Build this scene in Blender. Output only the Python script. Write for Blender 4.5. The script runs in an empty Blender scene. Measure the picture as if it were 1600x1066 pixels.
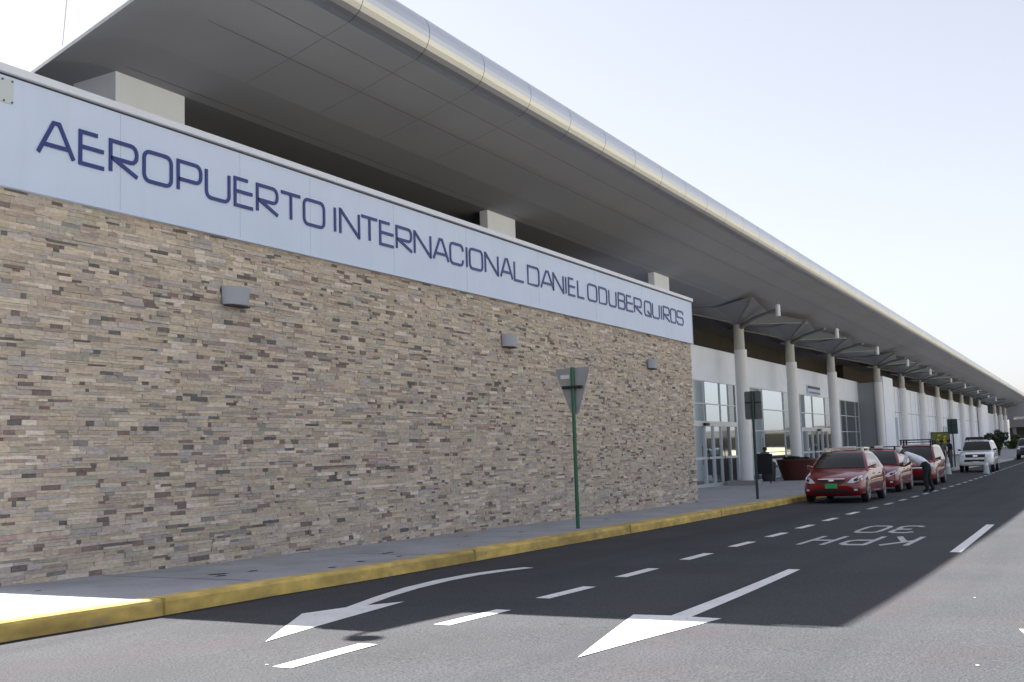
import bpy, bmesh, math, random
from mathutils import Vector, Matrix
from mathutils.bvhtree import BVHTree
random.seed(7)
S = bpy.context.scene
COL = S.collection
rad = math.radians

# ------------------------------------------------------------------ camera
CZ = 1.32
cam = bpy.data.cameras.new("camera"); co = bpy.data.objects.new("camera", cam); COL.objects.link(co)
yaw, pit, rol = rad(27.503), rad(5.8477), rad(-1.8378)
fw = Vector((math.cos(pit)*math.cos(yaw), math.cos(pit)*math.sin(yaw), math.sin(pit)))
rt = fw.cross(Vector((0, 0, 1))).normalized(); up = rt.cross(fw)
r2 = rt*math.cos(rol)+up*math.sin(rol); u2 = -rt*math.sin(rol)+up*math.cos(rol)
M = Matrix((r2, u2, -fw)).transposed().to_4x4(); M.translation = (0, 0, CZ)
co.matrix_world = M
cam.sensor_width = 36; cam.lens = 36*1718.83/1600; cam.clip_end = 3000; cam.clip_start = .1
S.camera = co

# ------------------------------------------------------------------ light
KX, KY = .04, .88
SUN = Vector((KX, KY, 1)).normalized()
elev = math.asin(SUN.z)
w = bpy.data.worlds.new("World"); S.world = w; w.use_nodes = True
nt = w.node_tree; bg = nt.nodes['Background']
sky = nt.nodes.new('ShaderNodeTexSky'); sky.sky_type = 'NISHITA'; sky.sun_disc = False
sky.sun_elevation = elev; sky.sun_rotation = math.atan2(KX, KY)
sky.air_density = 1.0; sky.dust_density = 1.5; sky.ozone_density = .2; sky.altitude = 80
hs = nt.nodes.new('ShaderNodeHueSaturation'); hs.inputs['Saturation'].default_value = .42
gm = nt.nodes.new('ShaderNodeGamma'); gm.inputs[1].default_value = .72
nt.links.new(sky.outputs[0], gm.inputs[0]); nt.links.new(gm.outputs[0], hs.inputs['Color']); tn = nt.nodes.new('ShaderNodeVectorMath'); tn.operation = 'MULTIPLY'; tn.inputs[1].default_value = (.97, .96, 1.01)   # faint lavender of the hazy sky
nt.links.new(hs.outputs[0], tn.inputs[0]); nt.links.new(tn.outputs[0], bg.inputs[0]); bg.inputs[1].default_value = .092
sl = bpy.data.lights.new("sun", 'SUN'); sl.energy = 5; sl.angle = rad(.53); sl.color = (1, .965, .91)
so = bpy.data.objects.new("sun", sl); COL.objects.link(so)
so.rotation_euler = SUN.to_track_quat('Z', 'Y').to_euler()
S.view_settings.view_transform = 'Standard'; S.view_settings.look = 'None'
S.view_settings.exposure = 1.85; S.view_settings.gamma = 1

# ------------------------------------------------------------------ materials
MT = {}
def mat(n, c, rough=.6, metal=0, ior=1.5, coat=0, noise=None, bump=None, emit=0, var=None, attr=None, spec=None, stretch=(1, 1, 1), patch=None):
    """noise=(scale, amount) mottles the base colour; var = second, larger scale; bump=(scale, strength, distance)"""
    m = bpy.data.materials.new(n); m.use_nodes = True; N = m.node_tree.nodes; L = m.node_tree.links
    b = N['Principled BSDF']
    b.inputs['Base Color'].default_value = (*c, 1); b.inputs['Roughness'].default_value = rough
    b.inputs['Metallic'].default_value = metal; b.inputs['IOR'].default_value = ior
    if coat: b.inputs['Coat Weight'].default_value = coat; b.inputs['Coat Roughness'].default_value = .04; b.inputs['Coat IOR'].default_value = 1.6
    if spec is not None: b.inputs['Specular IOR Level'].default_value = spec
    if emit: b.inputs['Emission Color'].default_value = (*c, 1); b.inputs['Emission Strength'].default_value = emit
    tc = N.new('ShaderNodeTexCoord'); mp = N.new('ShaderNodeMapping'); mp.inputs['Scale'].default_value = stretch
    L.new(tc.outputs['Object'], mp.inputs[0])
    last = None
    if attr:
        a = N.new('ShaderNodeAttribute'); a.attribute_name = attr; last = a.outputs['Color']
    for spec_ in (noise, var):
        if not spec_: continue
        sc, am = spec_[:2]
        nz = N.new('ShaderNodeTexNoise'); nz.inputs['Scale'].default_value = sc; nz.inputs['Detail'].default_value = 5
        L.new(mp.outputs[0], nz.inputs[0])
        mr = N.new('ShaderNodeMapRange'); mr.inputs[1].default_value = .3; mr.inputs[2].default_value = .7
        mr.inputs[3].default_value = 1-am; mr.inputs[4].default_value = 1+am; L.new(nz.outputs[0], mr.inputs[0])
        mx = N.new('ShaderNodeVectorMath'); mx.operation = 'SCALE'
        if last is None: mx.inputs[0].default_value = c
        else: L.new(last, mx.inputs[0])
        L.new(mr.outputs[0], mx.inputs['Scale']); last = mx.outputs[0]
    for patch in ([patch] if patch and not isinstance(patch, list) else patch or []):   # (colour, scale, threshold, softness, amount): worn or stained patches with a shape of their own
        nz = N.new('ShaderNodeTexNoise'); nz.inputs['Scale'].default_value = patch[1]; nz.inputs['Detail'].default_value = 7
        if len(patch) > 5:
            mp2 = N.new('ShaderNodeMapping'); mp2.inputs['Scale'].default_value = patch[5]; L.new(tc.outputs['Object'], mp2.inputs[0]); L.new(mp2.outputs[0], nz.inputs[0])
        else: L.new(mp.outputs[0], nz.inputs[0])
        mr = N.new('ShaderNodeMapRange'); mr.inputs[1].default_value = patch[2]; mr.inputs[2].default_value = patch[2]+patch[3]
        mr.inputs[3].default_value = 0; mr.inputs[4].default_value = patch[4]; L.new(nz.outputs[0], mr.inputs[0])
        mx = N.new('ShaderNodeMix'); mx.data_type = 'RGBA'; L.new(mr.outputs[0], mx.inputs[0])
        if last is None: mx.inputs[6].default_value = (*c, 1)
        else: L.new(last, mx.inputs[6])
        mx.inputs[7].default_value = (*patch[0], 1); last = mx.outputs[2]
    if last is not None: L.new(last, b.inputs['Base Color'])
    if bump:
        nz = N.new('ShaderNodeTexNoise'); nz.inputs['Scale'].default_value = bump[0]; nz.inputs['Detail'].default_value = 6
        L.new(mp.outputs[0], nz.inputs[0]); bp = N.new('ShaderNodeBump')
        bp.inputs['Strength'].default_value = bump[1]; bp.inputs['Distance'].default_value = bump[2]
        L.new(nz.outputs[0], bp.inputs['Height']); L.new(bp.outputs[0], b.inputs['Normal'])
    MT[n] = m; return m

mat('asphalt', (.067, .069, .075), .9, patch=[((.078, .062, .068), .9, .54, .12, .35), ((.045, .047, .052), 1.0, .50, .16, .45, (.035, .9, 1)), ((.09, .09, .09), 2.2, .60, .08, .2)], noise=(60, .4), var=(.6, .09), bump=(70, .5, .01), spec=.08)
mat('bounce_pale', (.66, .64, .60), .9, noise=(3, .05))  # pale tone of the added sheet that bounces light
mat('sidewalk_concrete', (.35, .355, .375), .85, patch=((.24, .23, .23), 1.6, .58, .1, .4), noise=(30, .08), var=(1.1, .14), bump=(60, .3, .004))
mat('kerb_yellow', (.56, .40, .115), .85, patch=((.33, .26, .15), 6, .56, .1, .55), stretch=(.45, 1, 1), noise=(7, .28), var=(1.8, .3), bump=(30, .4, .004))
mat('kerb_dirt', (.40, .29, .08), .9)
mat('kerb_grey', (.45, .44, .42), .85, noise=(9, .15))
mat('road_paint', (.70, .70, .69), .7, patch=((.30, .30, .30), 22, .62, .06, .6), noise=(28, .07), var=(3, .07))
mat('worn_paint', (.42, .43, .44), .75, noise=(20, .2))
mat('stone', (.4, .33, .27), .9, noise=(16, .17), var=(60, .10), bump=(45, .6, .006), attr='tone', stretch=(1, 1, 2.4))
mat('mortar', (.17, .15, .13), .95)
mat('sign_white', (.60, .69, .87), .45, patch=((.50, .55, .62), 3, .55, .12, .14, (1.6, 1, .12)), noise=(1.2, .025))
mat('patch_grey', (.56, .60, .62), .5)
mat('joint_blue', (.38, .42, .50), .6)
mat('sign_blue', (.013, .028, .19), .4)
mat('coping_metal', (.72, .74, .82), .4, noise=(2, .04))
mat('shadow_gap', (.05, .05, .055), .8)
mat('pier_white', (.86, .90, .97), .6, noise=(2, .03))
mat('soffit_metal', (.35, .36, .41), .9, noise=(.5, .04), spec=.05)
mat('soffit_joint', (.17, .17, .175), .8)
mat('fascia_metal', (.62, .63, .65), .40, metal=1, noise=(.8, .04), stretch=(.25, 1, 1))
mat('end_metal', (.90, .90, .91), .38, metal=.75)
mat('gap_shade_black', (.022, .021, .020), .95)  # black that deepens the shade in the gap under the soffit
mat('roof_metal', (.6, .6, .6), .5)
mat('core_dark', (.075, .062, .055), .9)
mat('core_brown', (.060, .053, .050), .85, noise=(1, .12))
mat('facade_white', (.85, .89, .97), .55, noise=(1.1, .04))
mat('side_grey', (.30, .32, .34), .6)
mat('column_white', (.80, .80, .80), .4, noise=(2, .03))
mat('column_grey', (.52, .51, .48), .6)
mat('plinth', (.33, .33, .34), .8, noise=(8, .1))
mat('vault_metal', (.27, .275, .30), .55)
mat('vault_edge', (.25, .245, .24), .5)
mat('glass_facade', (.60, .69, .74), .03, metal=.92)
mat('glass_dark', (.20, .235, .26), .05, metal=.7)
mat('frame_alu', (.60, .62, .65), .35, metal=.2)
mat('post_green', (.022, .12, .062), .4)
mat('post_dark', (.02, .045, .035), .5)
mat('sign_back', (.34, .35, .38), .45, metal=.2, noise=(6, .08))
mat('sign_back_dark', (.12, .135, .145), .45, metal=.2, noise=(6, .1))
mat('sign_backs_far', (.03, .06, .07), .5)
mat('lamp_grey', (.33, .35, .40), .5)
mat('lamp_white', (.82, .84, .86), .4)
mat('taxi_red', (.20, .004, .007), .4, coat=1, spec=.1)
mat('taxi_red_hatch', (.24, .005, .02), .4, coat=1, spec=.1)
mat('paint_white', (.76, .78, .80), .35, coat=1)
mat('paint_dark', (.03, .035, .045), .35, coat=1)
mat('car_glass', (.010, .014, .013), .02, ior=1.38)
mat('black_trim', (.012, .012, .013), .55)
mat('chrome', (.75, .76, .78), .15, metal=1)
mat('rubber', (.018, .018, .018), .85)
mat('alloy', (.50, .52, .54), .3, metal=.9)
mat('headlight', (.62, .66, .70), .08, coat=1)
mat('plate_green', (.01, .42, .16), .4)
mat('plate_white', (.75, .75, .75), .4)
mat('decal_yellow', (.75, .42, .04), .4)
mat('decal_white', (.75, .75, .75), .4)
mat('light_lens', (.05, .08, .25), .2, coat=1)
mat('shirt_white', (.80, .83, .90), .85)
mat('trousers_dark', (.012, .016, .022), .9)
mat('skin', (.18, .085, .05), .6)
mat('hair', (.012, .01, .009), .7)
mat('cap', (.75, .77, .80), .7)
mat('shirt_navy', (.02, .03, .09), .85)
mat('shirt_grey', (.10, .10, .11), .85)
mat('jeans', (.05, .07, .12), .9)
mat('shoe', (.015, .013, .012), .5)
mat('planter_red', (.085, .018, .014), .55, noise=(5, .12))
mat('soil', (.05, .035, .025), .95)
mat('board_black', (.015, .015, .02), .5)
mat('bin_dark', (.045, .045, .05), .5)
mat('poster_green', (.16, .19, .04), .6)
mat('poster_yellow', (.62, .48, .03), .6)
mat('poster_dark', (.02, .05, .02), .6)
mat('cone_pale', (.42, .50, .50), .5)
mat('cone_base', (.12, .14, .14), .7)
mat('bark', (.10, .075, .05), .95, bump=(20, .6, .02))
mat('leaf', (.045, .085, .02), .6, noise=(3, .4))
mat('leaf_dark', (.02, .04, .018), .6, noise=(3, .4))
mat('dry_grass', (.36, .32, .20), .95, noise=(.8, .25), var=(.05, .2))
mat('far_wall', (.26, .25, .27), .8)
mat('far_dark', (.12, .105, .09), .9)
mat('suitcase', (.07, .075, .085), .5)
mat('debris', (.03, .028, .026), .9)
mat('bolt', (.12, .13, .15), .5, metal=.6)

# ------------------------------------------------------------------ helpers
class MB:
    def __init__(s): s.v = []; s.f = []; s.m = []; s.c = []
    def quad(s, a, b, c, d, mi=0): n = len(s.v); s.v += [tuple(a), tuple(b), tuple(c), tuple(d)]; s.f.append((n, n+1, n+2, n+3)); s.m.append(mi); return s
    def box(s, x0, y0, z0, x1, y1, z1, mi=0):
        n = len(s.v); s.v += [(x, y, z) for x in (x0, x1) for y in (y0, y1) for z in (z0, z1)]
        for q in ((0, 1, 3, 2), (4, 6, 7, 5), (0, 4, 5, 1), (2, 3, 7, 6), (0, 2, 6, 4), (1, 5, 7, 3)):
            s.f.append(tuple(n+i for i in q)); s.m.append(mi)
        return s
    def hexa(s, P, mi=0):
        n = len(s.v); s.v += [tuple(p) for p in P]
        for q in ((0, 3, 2, 1), (4, 5, 6, 7), (0, 1, 5, 4), (1, 2, 6, 5), (2, 3, 7, 6), (3, 0, 4, 7)):
            s.f.append(tuple(n+i for i in q)); s.m.append(mi)
        return s
    def beam(s, a, b, wd, h, mi=0, up=Vector((0, 0, 1))):
        a = Vector(a); b = Vector(b); d = (b-a).normalized()
        if abs(d.dot(up)) > .98: up = Vector((0, 1, 0))
        r = d.cross(up).normalized()*wd/2; u = r.cross(d).normalized()*h/2
        return s.hexa([a-r-u, a+r-u, a+r+u, a-r+u, b-r-u, b+r-u, b+r+u, b-r+u], mi)
    def tube(s, pts, r, n=12, mi=0, cap=True):
        pts = [Vector(p) for p in pts]; rs = r if isinstance(r, (list, tuple)) else [r]*len(pts); base = len(s.v)
        for i, p in enumerate(pts):
            d = (pts[min(i+1, len(pts)-1)]-pts[max(i-1, 0)]).normalized()
            a = d.cross(Vector((0, 0, 1)))
            if a.length < .05: a = d.cross(Vector((0, 1, 0)))
            a.normalize(); b = d.cross(a)
            for k in range(n):
                t = 2*math.pi*k/n; s.v.append(tuple(p+(a*math.cos(t)+b*math.sin(t))*rs[i]))
        for i in range(len(pts)-1):
            for k in range(n):
                s.f.append((base+i*n+k, base+i*n+(k+1) % n, base+(i+1)*n+(k+1) % n, base+(i+1)*n+k)); s.m.append(mi)
        if cap:
            s.f.append(tuple(base+k for k in range(n))); s.m.append(mi)
            s.f.append(tuple(base+(len(pts)-1)*n+k for k in reversed(range(n)))); s.m.append(mi)
        return s
    def lathe(s, prof, c=(0, 0, 0), n=24, mi=0, axis='z'):
        base = len(s.v)
        for (r, z) in prof:
            for k in range(n):
                t = 2*math.pi*k/n; a, b = r*math.cos(t), r*math.sin(t)
                s.v.append((c[0]+a, c[1]+b, c[2]+z) if axis == 'z' else (c[0]+a, c[1]+z, c[2]+b))
        for i in range(len(prof)-1):
            for k in range(n):
                s.f.append((base+i*n+k, base+i*n+(k+1) % n, base+(i+1)*n+(k+1) % n, base+(i+1)*n+k)); s.m.append(mi)
        s.f.append(tuple(base+k for k in reversed(range(n)))); s.m.append(mi)
        s.f.append(tuple(base+(len(prof)-1)*n+k for k in range(n))); s.m.append(mi)
        return s
    def prism(s, poly, lo, hi, axis='x', mi=0):
        """poly in the two other axes, extruded lo..hi along axis"""
        n = len(poly); b = len(s.v)
        def P(a, p): return {'x': (a, p[0], p[1]), 'y': (p[0], a, p[1]), 'z': (p[0], p[1], a)}[axis]
        s.v += [P(lo, p) for p in poly]+[P(hi, p) for p in poly]
        s.f.append(tuple(b+i for i in reversed(range(n)))); s.f.append(tuple(b+n+i for i in range(n))); s.m += [mi, mi]
        for i in range(n): s.f.append((b+i, b+(i+1) % n, b+n+(i+1) % n, b+n+i)); s.m.append(mi)
        return s
    def build(s, name, mats, parent=None, smooth=None, loc=None, bevel=0):
        me = bpy.data.meshes.new(name); me.from_pydata(s.v, [], s.f)
        if isinstance(mats, str): mats = [mats]
        for m_ in mats: me.materials.append(MT[m_])
        me.polygons.foreach_set('material_index', s.m)
        bm = bmesh.new(); bm.from_mesh(me)
        bmesh.ops.recalc_face_normals(bm, faces=bm.faces); bm.to_mesh(me); bm.free()
        o = bpy.data.objects.new(name, me); COL.objects.link(o)
        if parent: o.parent = parent
        if loc: o.location = loc
        if smooth is not None:
            me.polygons.foreach_set('use_smooth', [True]*len(me.polygons)); me.set_sharp_from_angle(angle=rad(smooth))
        if bevel:
            mod = o.modifiers.new('bevel', 'BEVEL'); mod.width = bevel; mod.segments = 2; mod.limit_method = 'ANGLE'
        return o

def tag(o, label=None, cat=None, group=None, kind=None):
    if label: o['label'] = label
    if cat: o['category'] = cat
    if group: o['group'] = group
    if kind: o['kind'] = kind
    return o
def thing(name, label, cat, loc=(0, 0, 0), rz=0, group=None):
    o = bpy.data.objects.new(name, None); COL.objects.link(o); o.location = loc; o.rotation_euler = (0, 0, rz)
    return tag(o, label, cat, group)
def copy_tree(o, parent=None):
    c = o.copy(); COL.objects.link(c)
    if parent: c.parent = parent
    for ch in [x for x in bpy.data.objects if x.parent == o]: copy_tree(ch, c)
    return c
def lerp(x, T):
    if x <= T[0][0]: return T[0][1]
    for (a, p), (b, q) in zip(T, T[1:]):
        if x <= b: return p+(q-p)*(x-a)/(b-a)
    return T[-1][1]
def catmull(P, n):
    out = []; P = [Vector(p) for p in P]; Q = [P[0]]+P+[P[-1]]
    for i in range(1, len(Q)-2):
        for k in range(n):
            t = k/n; a, b, c, d = Q[i-1], Q[i], Q[i+1], Q[i+2]
            out.append(.5*((2*b)+(c-a)*t+(2*a-5*b+4*c-d)*t*t+(3*b-a-3*c+d)*t**3))
    out.append(Q[-2]); return out

# ------------------------------------------------------------------ ground, road, pavement
SIDE = [(-400, .2), (5, .17), (7.7, .15), (8.5, .11), (10.4, .05), (13, .03), (14.6, 0), (19, -.07), (22, -.12), (25.8, -.16), (30.4, -.2),
        (33, -.24), (42, -.31), (53, -.40), (65, -.42), (900, -.42)]
def side(x):
    h = .16*abs(x)+.6; return sum(lerp(x+h*k/4, SIDE) for k in range(-4, 5))/9
def road(x): return side(x)-.15
KERB = [(-200, 7.6), (5, 7.48), (7.3, 7.38), (9, 7.52), (12, 7.58), (16.6, 7.64), (24, 7.78), (33, 7.84), (50, 7.8), (66, 7.7), (74.5, 7.4), (93, 6.38), (103, 5.96), (160, 5.6), (400, 5.6)]
def kerb(x): return lerp(x, KERB)
XS = sorted(set([p[0] for p in SIDE if -200 <= p[0] <= 400]+[p[0] for p in KERB]+[x*1.0 for x in range(-20, 90)]+[400]))
def strip(xs, f0, f1, fz, name, m, parent=None, dz=0, thick=0):
    b = MB()
    for a, c in zip(xs, xs[1:]):
        b.quad((a, f0(a), fz(a)+dz), (c, f0(c), fz(c)+dz), (c, f1(c), fz(c)+dz), (a, f1(a), fz(a)+dz))
    return b.build(name, m, parent)
g = MB(); g.quad((-1500, -1500, -1.2), (1500, -1500, -1.2), (1500, 1500, -1.2), (-1500, 1500, -1.2))
tag(g.build('ground', 'dry_grass'), 'dry yellowed open ground around the airport', kind='structure')
rd_ = strip(XS, lambda x: -11, lambda x: 30, road, 'road', 'asphalt'); tag(rd_, 'dark asphalt airport drop off road', kind='structure')
# verge over the road: dry grass bank that the glass and the paintwork mirror
strip([-200, 0, 60, 120, 400], lambda x: -11, lambda x: -11.3, lambda x: -.3, 'far_kerb', 'kerb_grey', dz=.25)['kind'] = 'structure'
vb = MB()
for i in range(40):
    x0 = -200+i*15; x1 = x0+15
    for (ya, za, yb, zb) in ((-11.3, -.05, -20, .35), (-20, .35, -60, .8), (-60, .8, -160, 1.5)):
        vb.quad((x0, ya, za), (x1, ya, za), (x1, yb, zb), (x0, yb, zb))
tag(vb.build('grass_verge', 'dry_grass'), 'dry yellow grass bank across the road', kind='structure')

tag(MB().quad((-120, 10.6, .215), (7.0, 10.6, .19), (7.0, 120, .19), (-120, 120, .215)).build('bounce_sheet', 'bounce_pale'), 'unseen pale sheet added past the stone wall to bounce light', kind='structure')  # out of view, added to throw sunlight up onto soffit and first pier
# sidewalk and kerb
sw = MB()
for a, c in zip(XS, XS[1:]):
    ka, kc = kerb(a)+.17, kerb(c)+.17
    sw.quad((a, ka, side(a)), (c, kc, side(c)), (c, 34, side(c)), (a, 34, side(a)))
tag(sw.build('sidewalk', 'sidewalk_concrete'), 'grey concrete sidewalk along the terminal', kind='structure')
def kerb_mesh(x0, x1, name, m, lab, extra):
    b = MB(); xs = [x0]+[x for x in XS if x0 < x < x1]+[x1]
    prof = lambda x: [(kerb(x), road(x)-.05), (kerb(x)+.012, side(x)-.03), (kerb(x)+.03, side(x)-.008), (kerb(x)+.055, side(x)+.004), (kerb(x)+.17+extra(x), side(x)+.004), (kerb(x)+.17+extra(x), side(x)-.03)]
    for a, c in zip(xs, xs[1:]):
        P, Q = prof(a), prof(c)
        for i in range(5): b.quad((a, *P[i]), (c, *Q[i]), (c, *Q[i+1]), (a, *P[i+1]))
    o = b.build(name, m, smooth=50); tag(o, lab, kind='structure'); return o
ex = lambda x: lerp(x, [(7, .03), (12, .05), (18, .2), (30, .25), (40, .1)])
kerb_mesh(-100, 58, 'kerb', 'kerb_yellow', 'worn yellow painted kerb', ex)
kerb_mesh(58.02, 390, 'kerb', 'kerb_grey', 'bare grey kerb farther along the road', lambda x: 0)
# cross joints of the kerb
kj = MB()
for x in [7.35, 13.3, 19.3, 25.3]:
    kj.box(x-.004, kerb(x)-.006, road(x), x+.008, kerb(x)+.2, side(x)+.007)
kj.build('kerb_joint', 'kerb_dirt')['kind'] = 'structure'
jt = MB()
for x in [-5, -1.5, 2, 5.5, 9, 12.5, 16, 19.5, 23, 26.5, 30, 33.5, 37, 40.5, 44, 47.5, 51]:
    jt.quad((x-.007, kerb(x)+.3, side(x)+.003), (x+.007, kerb(x)+.3, side(x)+.003), (x+.007, 13.2 if x > 30.5 or x < 7.3 else 9.99, side(x)+.003), (x-.007, 13.2 if x > 30.5 or x < 7.3 else 9.99, side(x)+.003))
jt.build('sidewalk_joint', 'debris')['kind'] = 'structure'
strip([x for x in XS if -20 <= x <= 89], lambda x: kerb(x)-.03-.02*math.sin(x*1.7)**2, lambda x: kerb(x)+.005, lambda x: road(x)+.004, 'gutter_dirt', 'debris')['kind'] = 'structure'
db = MB()
for (x, y, r) in [(9.35, 8.55, .07), (9.5, 8.75, .09), (9.95, 8.62, .06), (12.6, 8.6, .05), (12.75, 8.62, .05), (11.4, 8.15, .05), (10.6, 7.98, .05), (12.2, 8.1, .04), (7.5, 9.2, .03), (14.2, 8.4, .03), (17.2, 8.9, .05), (16, 9.3, .05), (21.5, 9.1, .06)]:
    n = 9; P = []
    for k in range(n):
        t = 2*math.pi*k/n; q = r*random.uniform(.5, 1.1); P.append((x+q*math.cos(t)*1.7, y+q*math.sin(t)))
    i0 = len(db.v); db.v += [(a, b_, side(a)+.004) for a, b_ in P]; db.f.append(tuple(range(i0, i0+n))); db.m.append(0)
gv = MB()
for k in range(10):
    x = random.uniform(5.2, 11); y = random.uniform(-1.5, 1.2) if random.random() < .6 else random.uniform(1, 5.2)
    if x > 7.6 and y > 1.6: continue
    r = random.uniform(.005, .014); n = 6; i0 = len(gv.v)
    gv.v += [(x+r*random.uniform(.6, 1.3)*math.cos(6.283*j/n), y+r*random.uniform(.6, 1.3)*math.sin(6.283*j/n), road(x)+.004) for j in range(n)]
    gv.f.append(tuple(range(i0, i0+n))); gv.m.append(0)
tag(gv.build('pale_specks', 'kerb_grey'), kind='structure')
tag(db.build('dark_stains', 'debris'), kind='structure')

# ------------------------------------------------------------------ road markings (children of the road)
def rz_(x): return road(x)+.004
def mark(poly, name, m='road_paint', dz=.0):
    """poly: list of world (x,y); triangulated over the road profile by slicing in x"""
    bm = bmesh.new(); vs = [bm.verts.new((x, y, 0)) for x, y in poly]; bm.faces.new(vs)
    for cx in [c_ for c_ in XS if min(p[0] for p in poly) < c_ < max(p[0] for p in poly)]:
        bmesh.ops.bisect_plane(bm, geom=bm.verts[:]+bm.edges[:]+bm.faces[:], plane_co=(cx, 0, 0), plane_no=(1, 0, 0))
    bmesh.ops.triangulate(bm, faces=bm.faces[:])
    for v in bm.verts: v.co.z = rz_(v.co.x)+dz
    me = bpy.data.meshes.new(name); bm.to_mesh(me); bm.free(); me.materials.append(MT[m])
    o = bpy.data.objects.new(name, me); COL.objects.link(o); o.parent = rd_; return o
def ribbon(P, wd):
    """closed outline of a polyline of width wd, mitred"""
    P = [Vector((p[0], p[1])) for p in P]; P = [P[0]]+[b for a, b in zip(P, P[1:]) if (b-a).length > 1e-5]; n = len(P); Lp = []; Rp = []
    for i in range(n):
        if i == 0: d = (P[1]-P[0]).normalized(); m = Vector((-d.y, d.x)); k = 1
        elif i == n-1: d = (P[-1]-P[-2]).normalized(); m = Vector((-d.y, d.x)); k = 1
        else:
            d1 = (P[i]-P[i-1]).normalized(); d2 = (P[i+1]-P[i]).normalized()
            n1 = Vector((-d1.y, d1.x)); n2 = Vector((-d2.y, d2.x)); m = (n1+n2)
            if m.length < 1e-3: m = n1
            m.normalize(); k = min(1/max(m.dot(n1), .3), 2.2)
        Lp.append(P[i]+m*wd/2*k); Rp.append(P[i]-m*wd/2*k)
    return Lp, Rp
DL = [(5.64, 4.66), (7.62, 4.68), (9.6, 4.76), (11.75, 4.83), (14.05, 4.86), (16.35, 4.9), (18.6, 4.94), (21.0, 5.0), (23.5, 5.04), (26.1, 5.06)]
LEN = [.95, 1.05, 1.12, 1.07, 1.05, 1.1, 1.15, 1.15, 1.15, 1.15]
for (x, y), l in zip(DL, LEN): mark([(x, y-.075), (x+l, y-.075), (x+l, y+.075), (x, y+.075)], 'lane_dash')
x = 28.6; far = []
while x < 150: far.append((x, l := 1.15)); x += 2.45
for x, l in far:
    y = lerp(x, [(28, 5.04), (50, 4.95), (62, 4.9), (75, 4.85), (95, 4.6), (150, 4.4)])
    mark([(x, y-.07), (x+l, y-.07), (x+l, y+.07), (x, y+.07)], 'lane_dash', 'worn_paint')
mark([(15.8, 1.64), (22.3, 1.7), (22.3, 1.84), (15.8, 1.78)], 'lane_line')
for x in (37, 58.5, 80): mark([(x, 1.68), (x+6.5, 1.7), (x+6.5, 1.84), (x, 1.82)], 'lane_line')
mark([(6.57, 3.02), (8.69, 2.72), (8.72, 2.98), (13.05, 3.11), (13.05, 3.25), (8.74, 3.16), (8.71, 3.48)], 'straight_arrow')
mark([(6.5, .12), (8.72, -.2), (8.74, .1), (13.05, .2), (13.05, .34), (8.76, .26), (8.79, .56)], 'straight_arrow')
up_ = [(8.38, 6.17), (9.2, 6.43), (10.1, 6.66), (10.9, 6.77), (11.6, 6.77), (12.2, 6.66), (12.62, 6.5)]
lo_ = [(8.58, 6.08), (9.3, 6.29), (10.1, 6.47), (10.9, 6.57), (11.6, 6.57), (12.2, 6.46), (12.58, 6.34)]
mark([(6.43, 5.46), (8.96, 5.91)]+lo_+list(reversed(up_))+[(7.86, 6.26)], 'curved_arrow')
# 30 / KPH: read by drivers coming towards the camera (their right is +y, their up is -x)
def road_text(strokes, x_foot, x_head, y0, y1, name):
    f_ = lambda p: (x_foot+(x_head-x_foot)*p[1], y0+(y1-y0)*p[0])
    b = MB(); lv = 0
    for st in strokes:
        pts = [f_(p) for p in st]
        L_, R_ = ribbon(pts, .085 if abs(1) else 0)
        # strokes across the road are wide along x (elongated lettering)
        for i in range(len(pts)-1):
            b.quad((*L_[i], rz_(L_[i].x)+lv), (*L_[i+1], rz_(L_[i+1].x)+lv), (*R_[i+1], rz_(R_[i+1].x)+lv), (*R_[i], rz_(R_[i].x)+lv))
        lv += .0012
    return b.build(name, 'worn_paint', rd_)
def rrect(x0, y0, x1, y1, r, n=4, corners='all'):
    P = []
    for (cx, cy, a0) in ((x1-r, y1-r, 0), (x0+r, y1-r, 90), (x0+r, y0+r, 180), (x1-r, y0+r, 270)):
        for k in range(n+1):
            t = rad(a0+90*k/n); P.append((cx+r*math.cos(t), cy+r*math.sin(t)))
    P.append(P[0]); return P
def thick_text(strokes, name, xf, xh, y0, y1, wy=.085, wx=.27):
    """elongated letters: each stroke segment drawn as a quad; strokes along y get width wx (in x), along x get width wy"""
    b = MB(); lv = 0
    for st in strokes:
        for p, q in zip(st, st[1:]):
            a = Vector((xf+(xh-xf)*p[1], y0+(y1-y0)*p[0])); c = Vector((xf+(xh-xf)*q[1], y0+(y1-y0)*q[0])); d = c-a
            if d.length < 1e-4: continue
            # perpendicular in a space where x is squeezed
            sx = wy/wx; e = Vector((d.x*sx, d.y)).normalized(); nrm = Vector((-e.y/sx, e.x))*wy/2; ee = Vector((e.x/sx, e.y))*wy*.3
            P = [a+nrm-ee, c+nrm+ee, c-nrm+ee, a-nrm-ee]
            b.quad(*[(v.x, v.y, rz_(v.x)+lv) for v in P]); lv += .0006
    return b.build(name, 'worn_paint', rd_)
T3 = [[(0, .9), (.25, 1), (.75, 1), (1, .88), (1, .62), (.75, .5), (.35, .5)], [(.75, .5), (1, .38), (1, .12), (.75, 0), (.25, 0), (0, .1)]]
T0 = [rrect(0, 0, 1, 1, .22, 2)]
TK = [[(0, 0), (0, 1)], [(1, 1), (.1, .5)], [(.35, .62), (1, 0)]]
TP = [[(0, 0), (0, 1)], [(0, 1), (.75, 1), (1, .88), (1, .6), (.75, .48), (0, .48)]]
TH = [[(0, 0), (0, 1)], [(1, 0), (1, 1)], [(0, .5), (1, .5)]]
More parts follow.
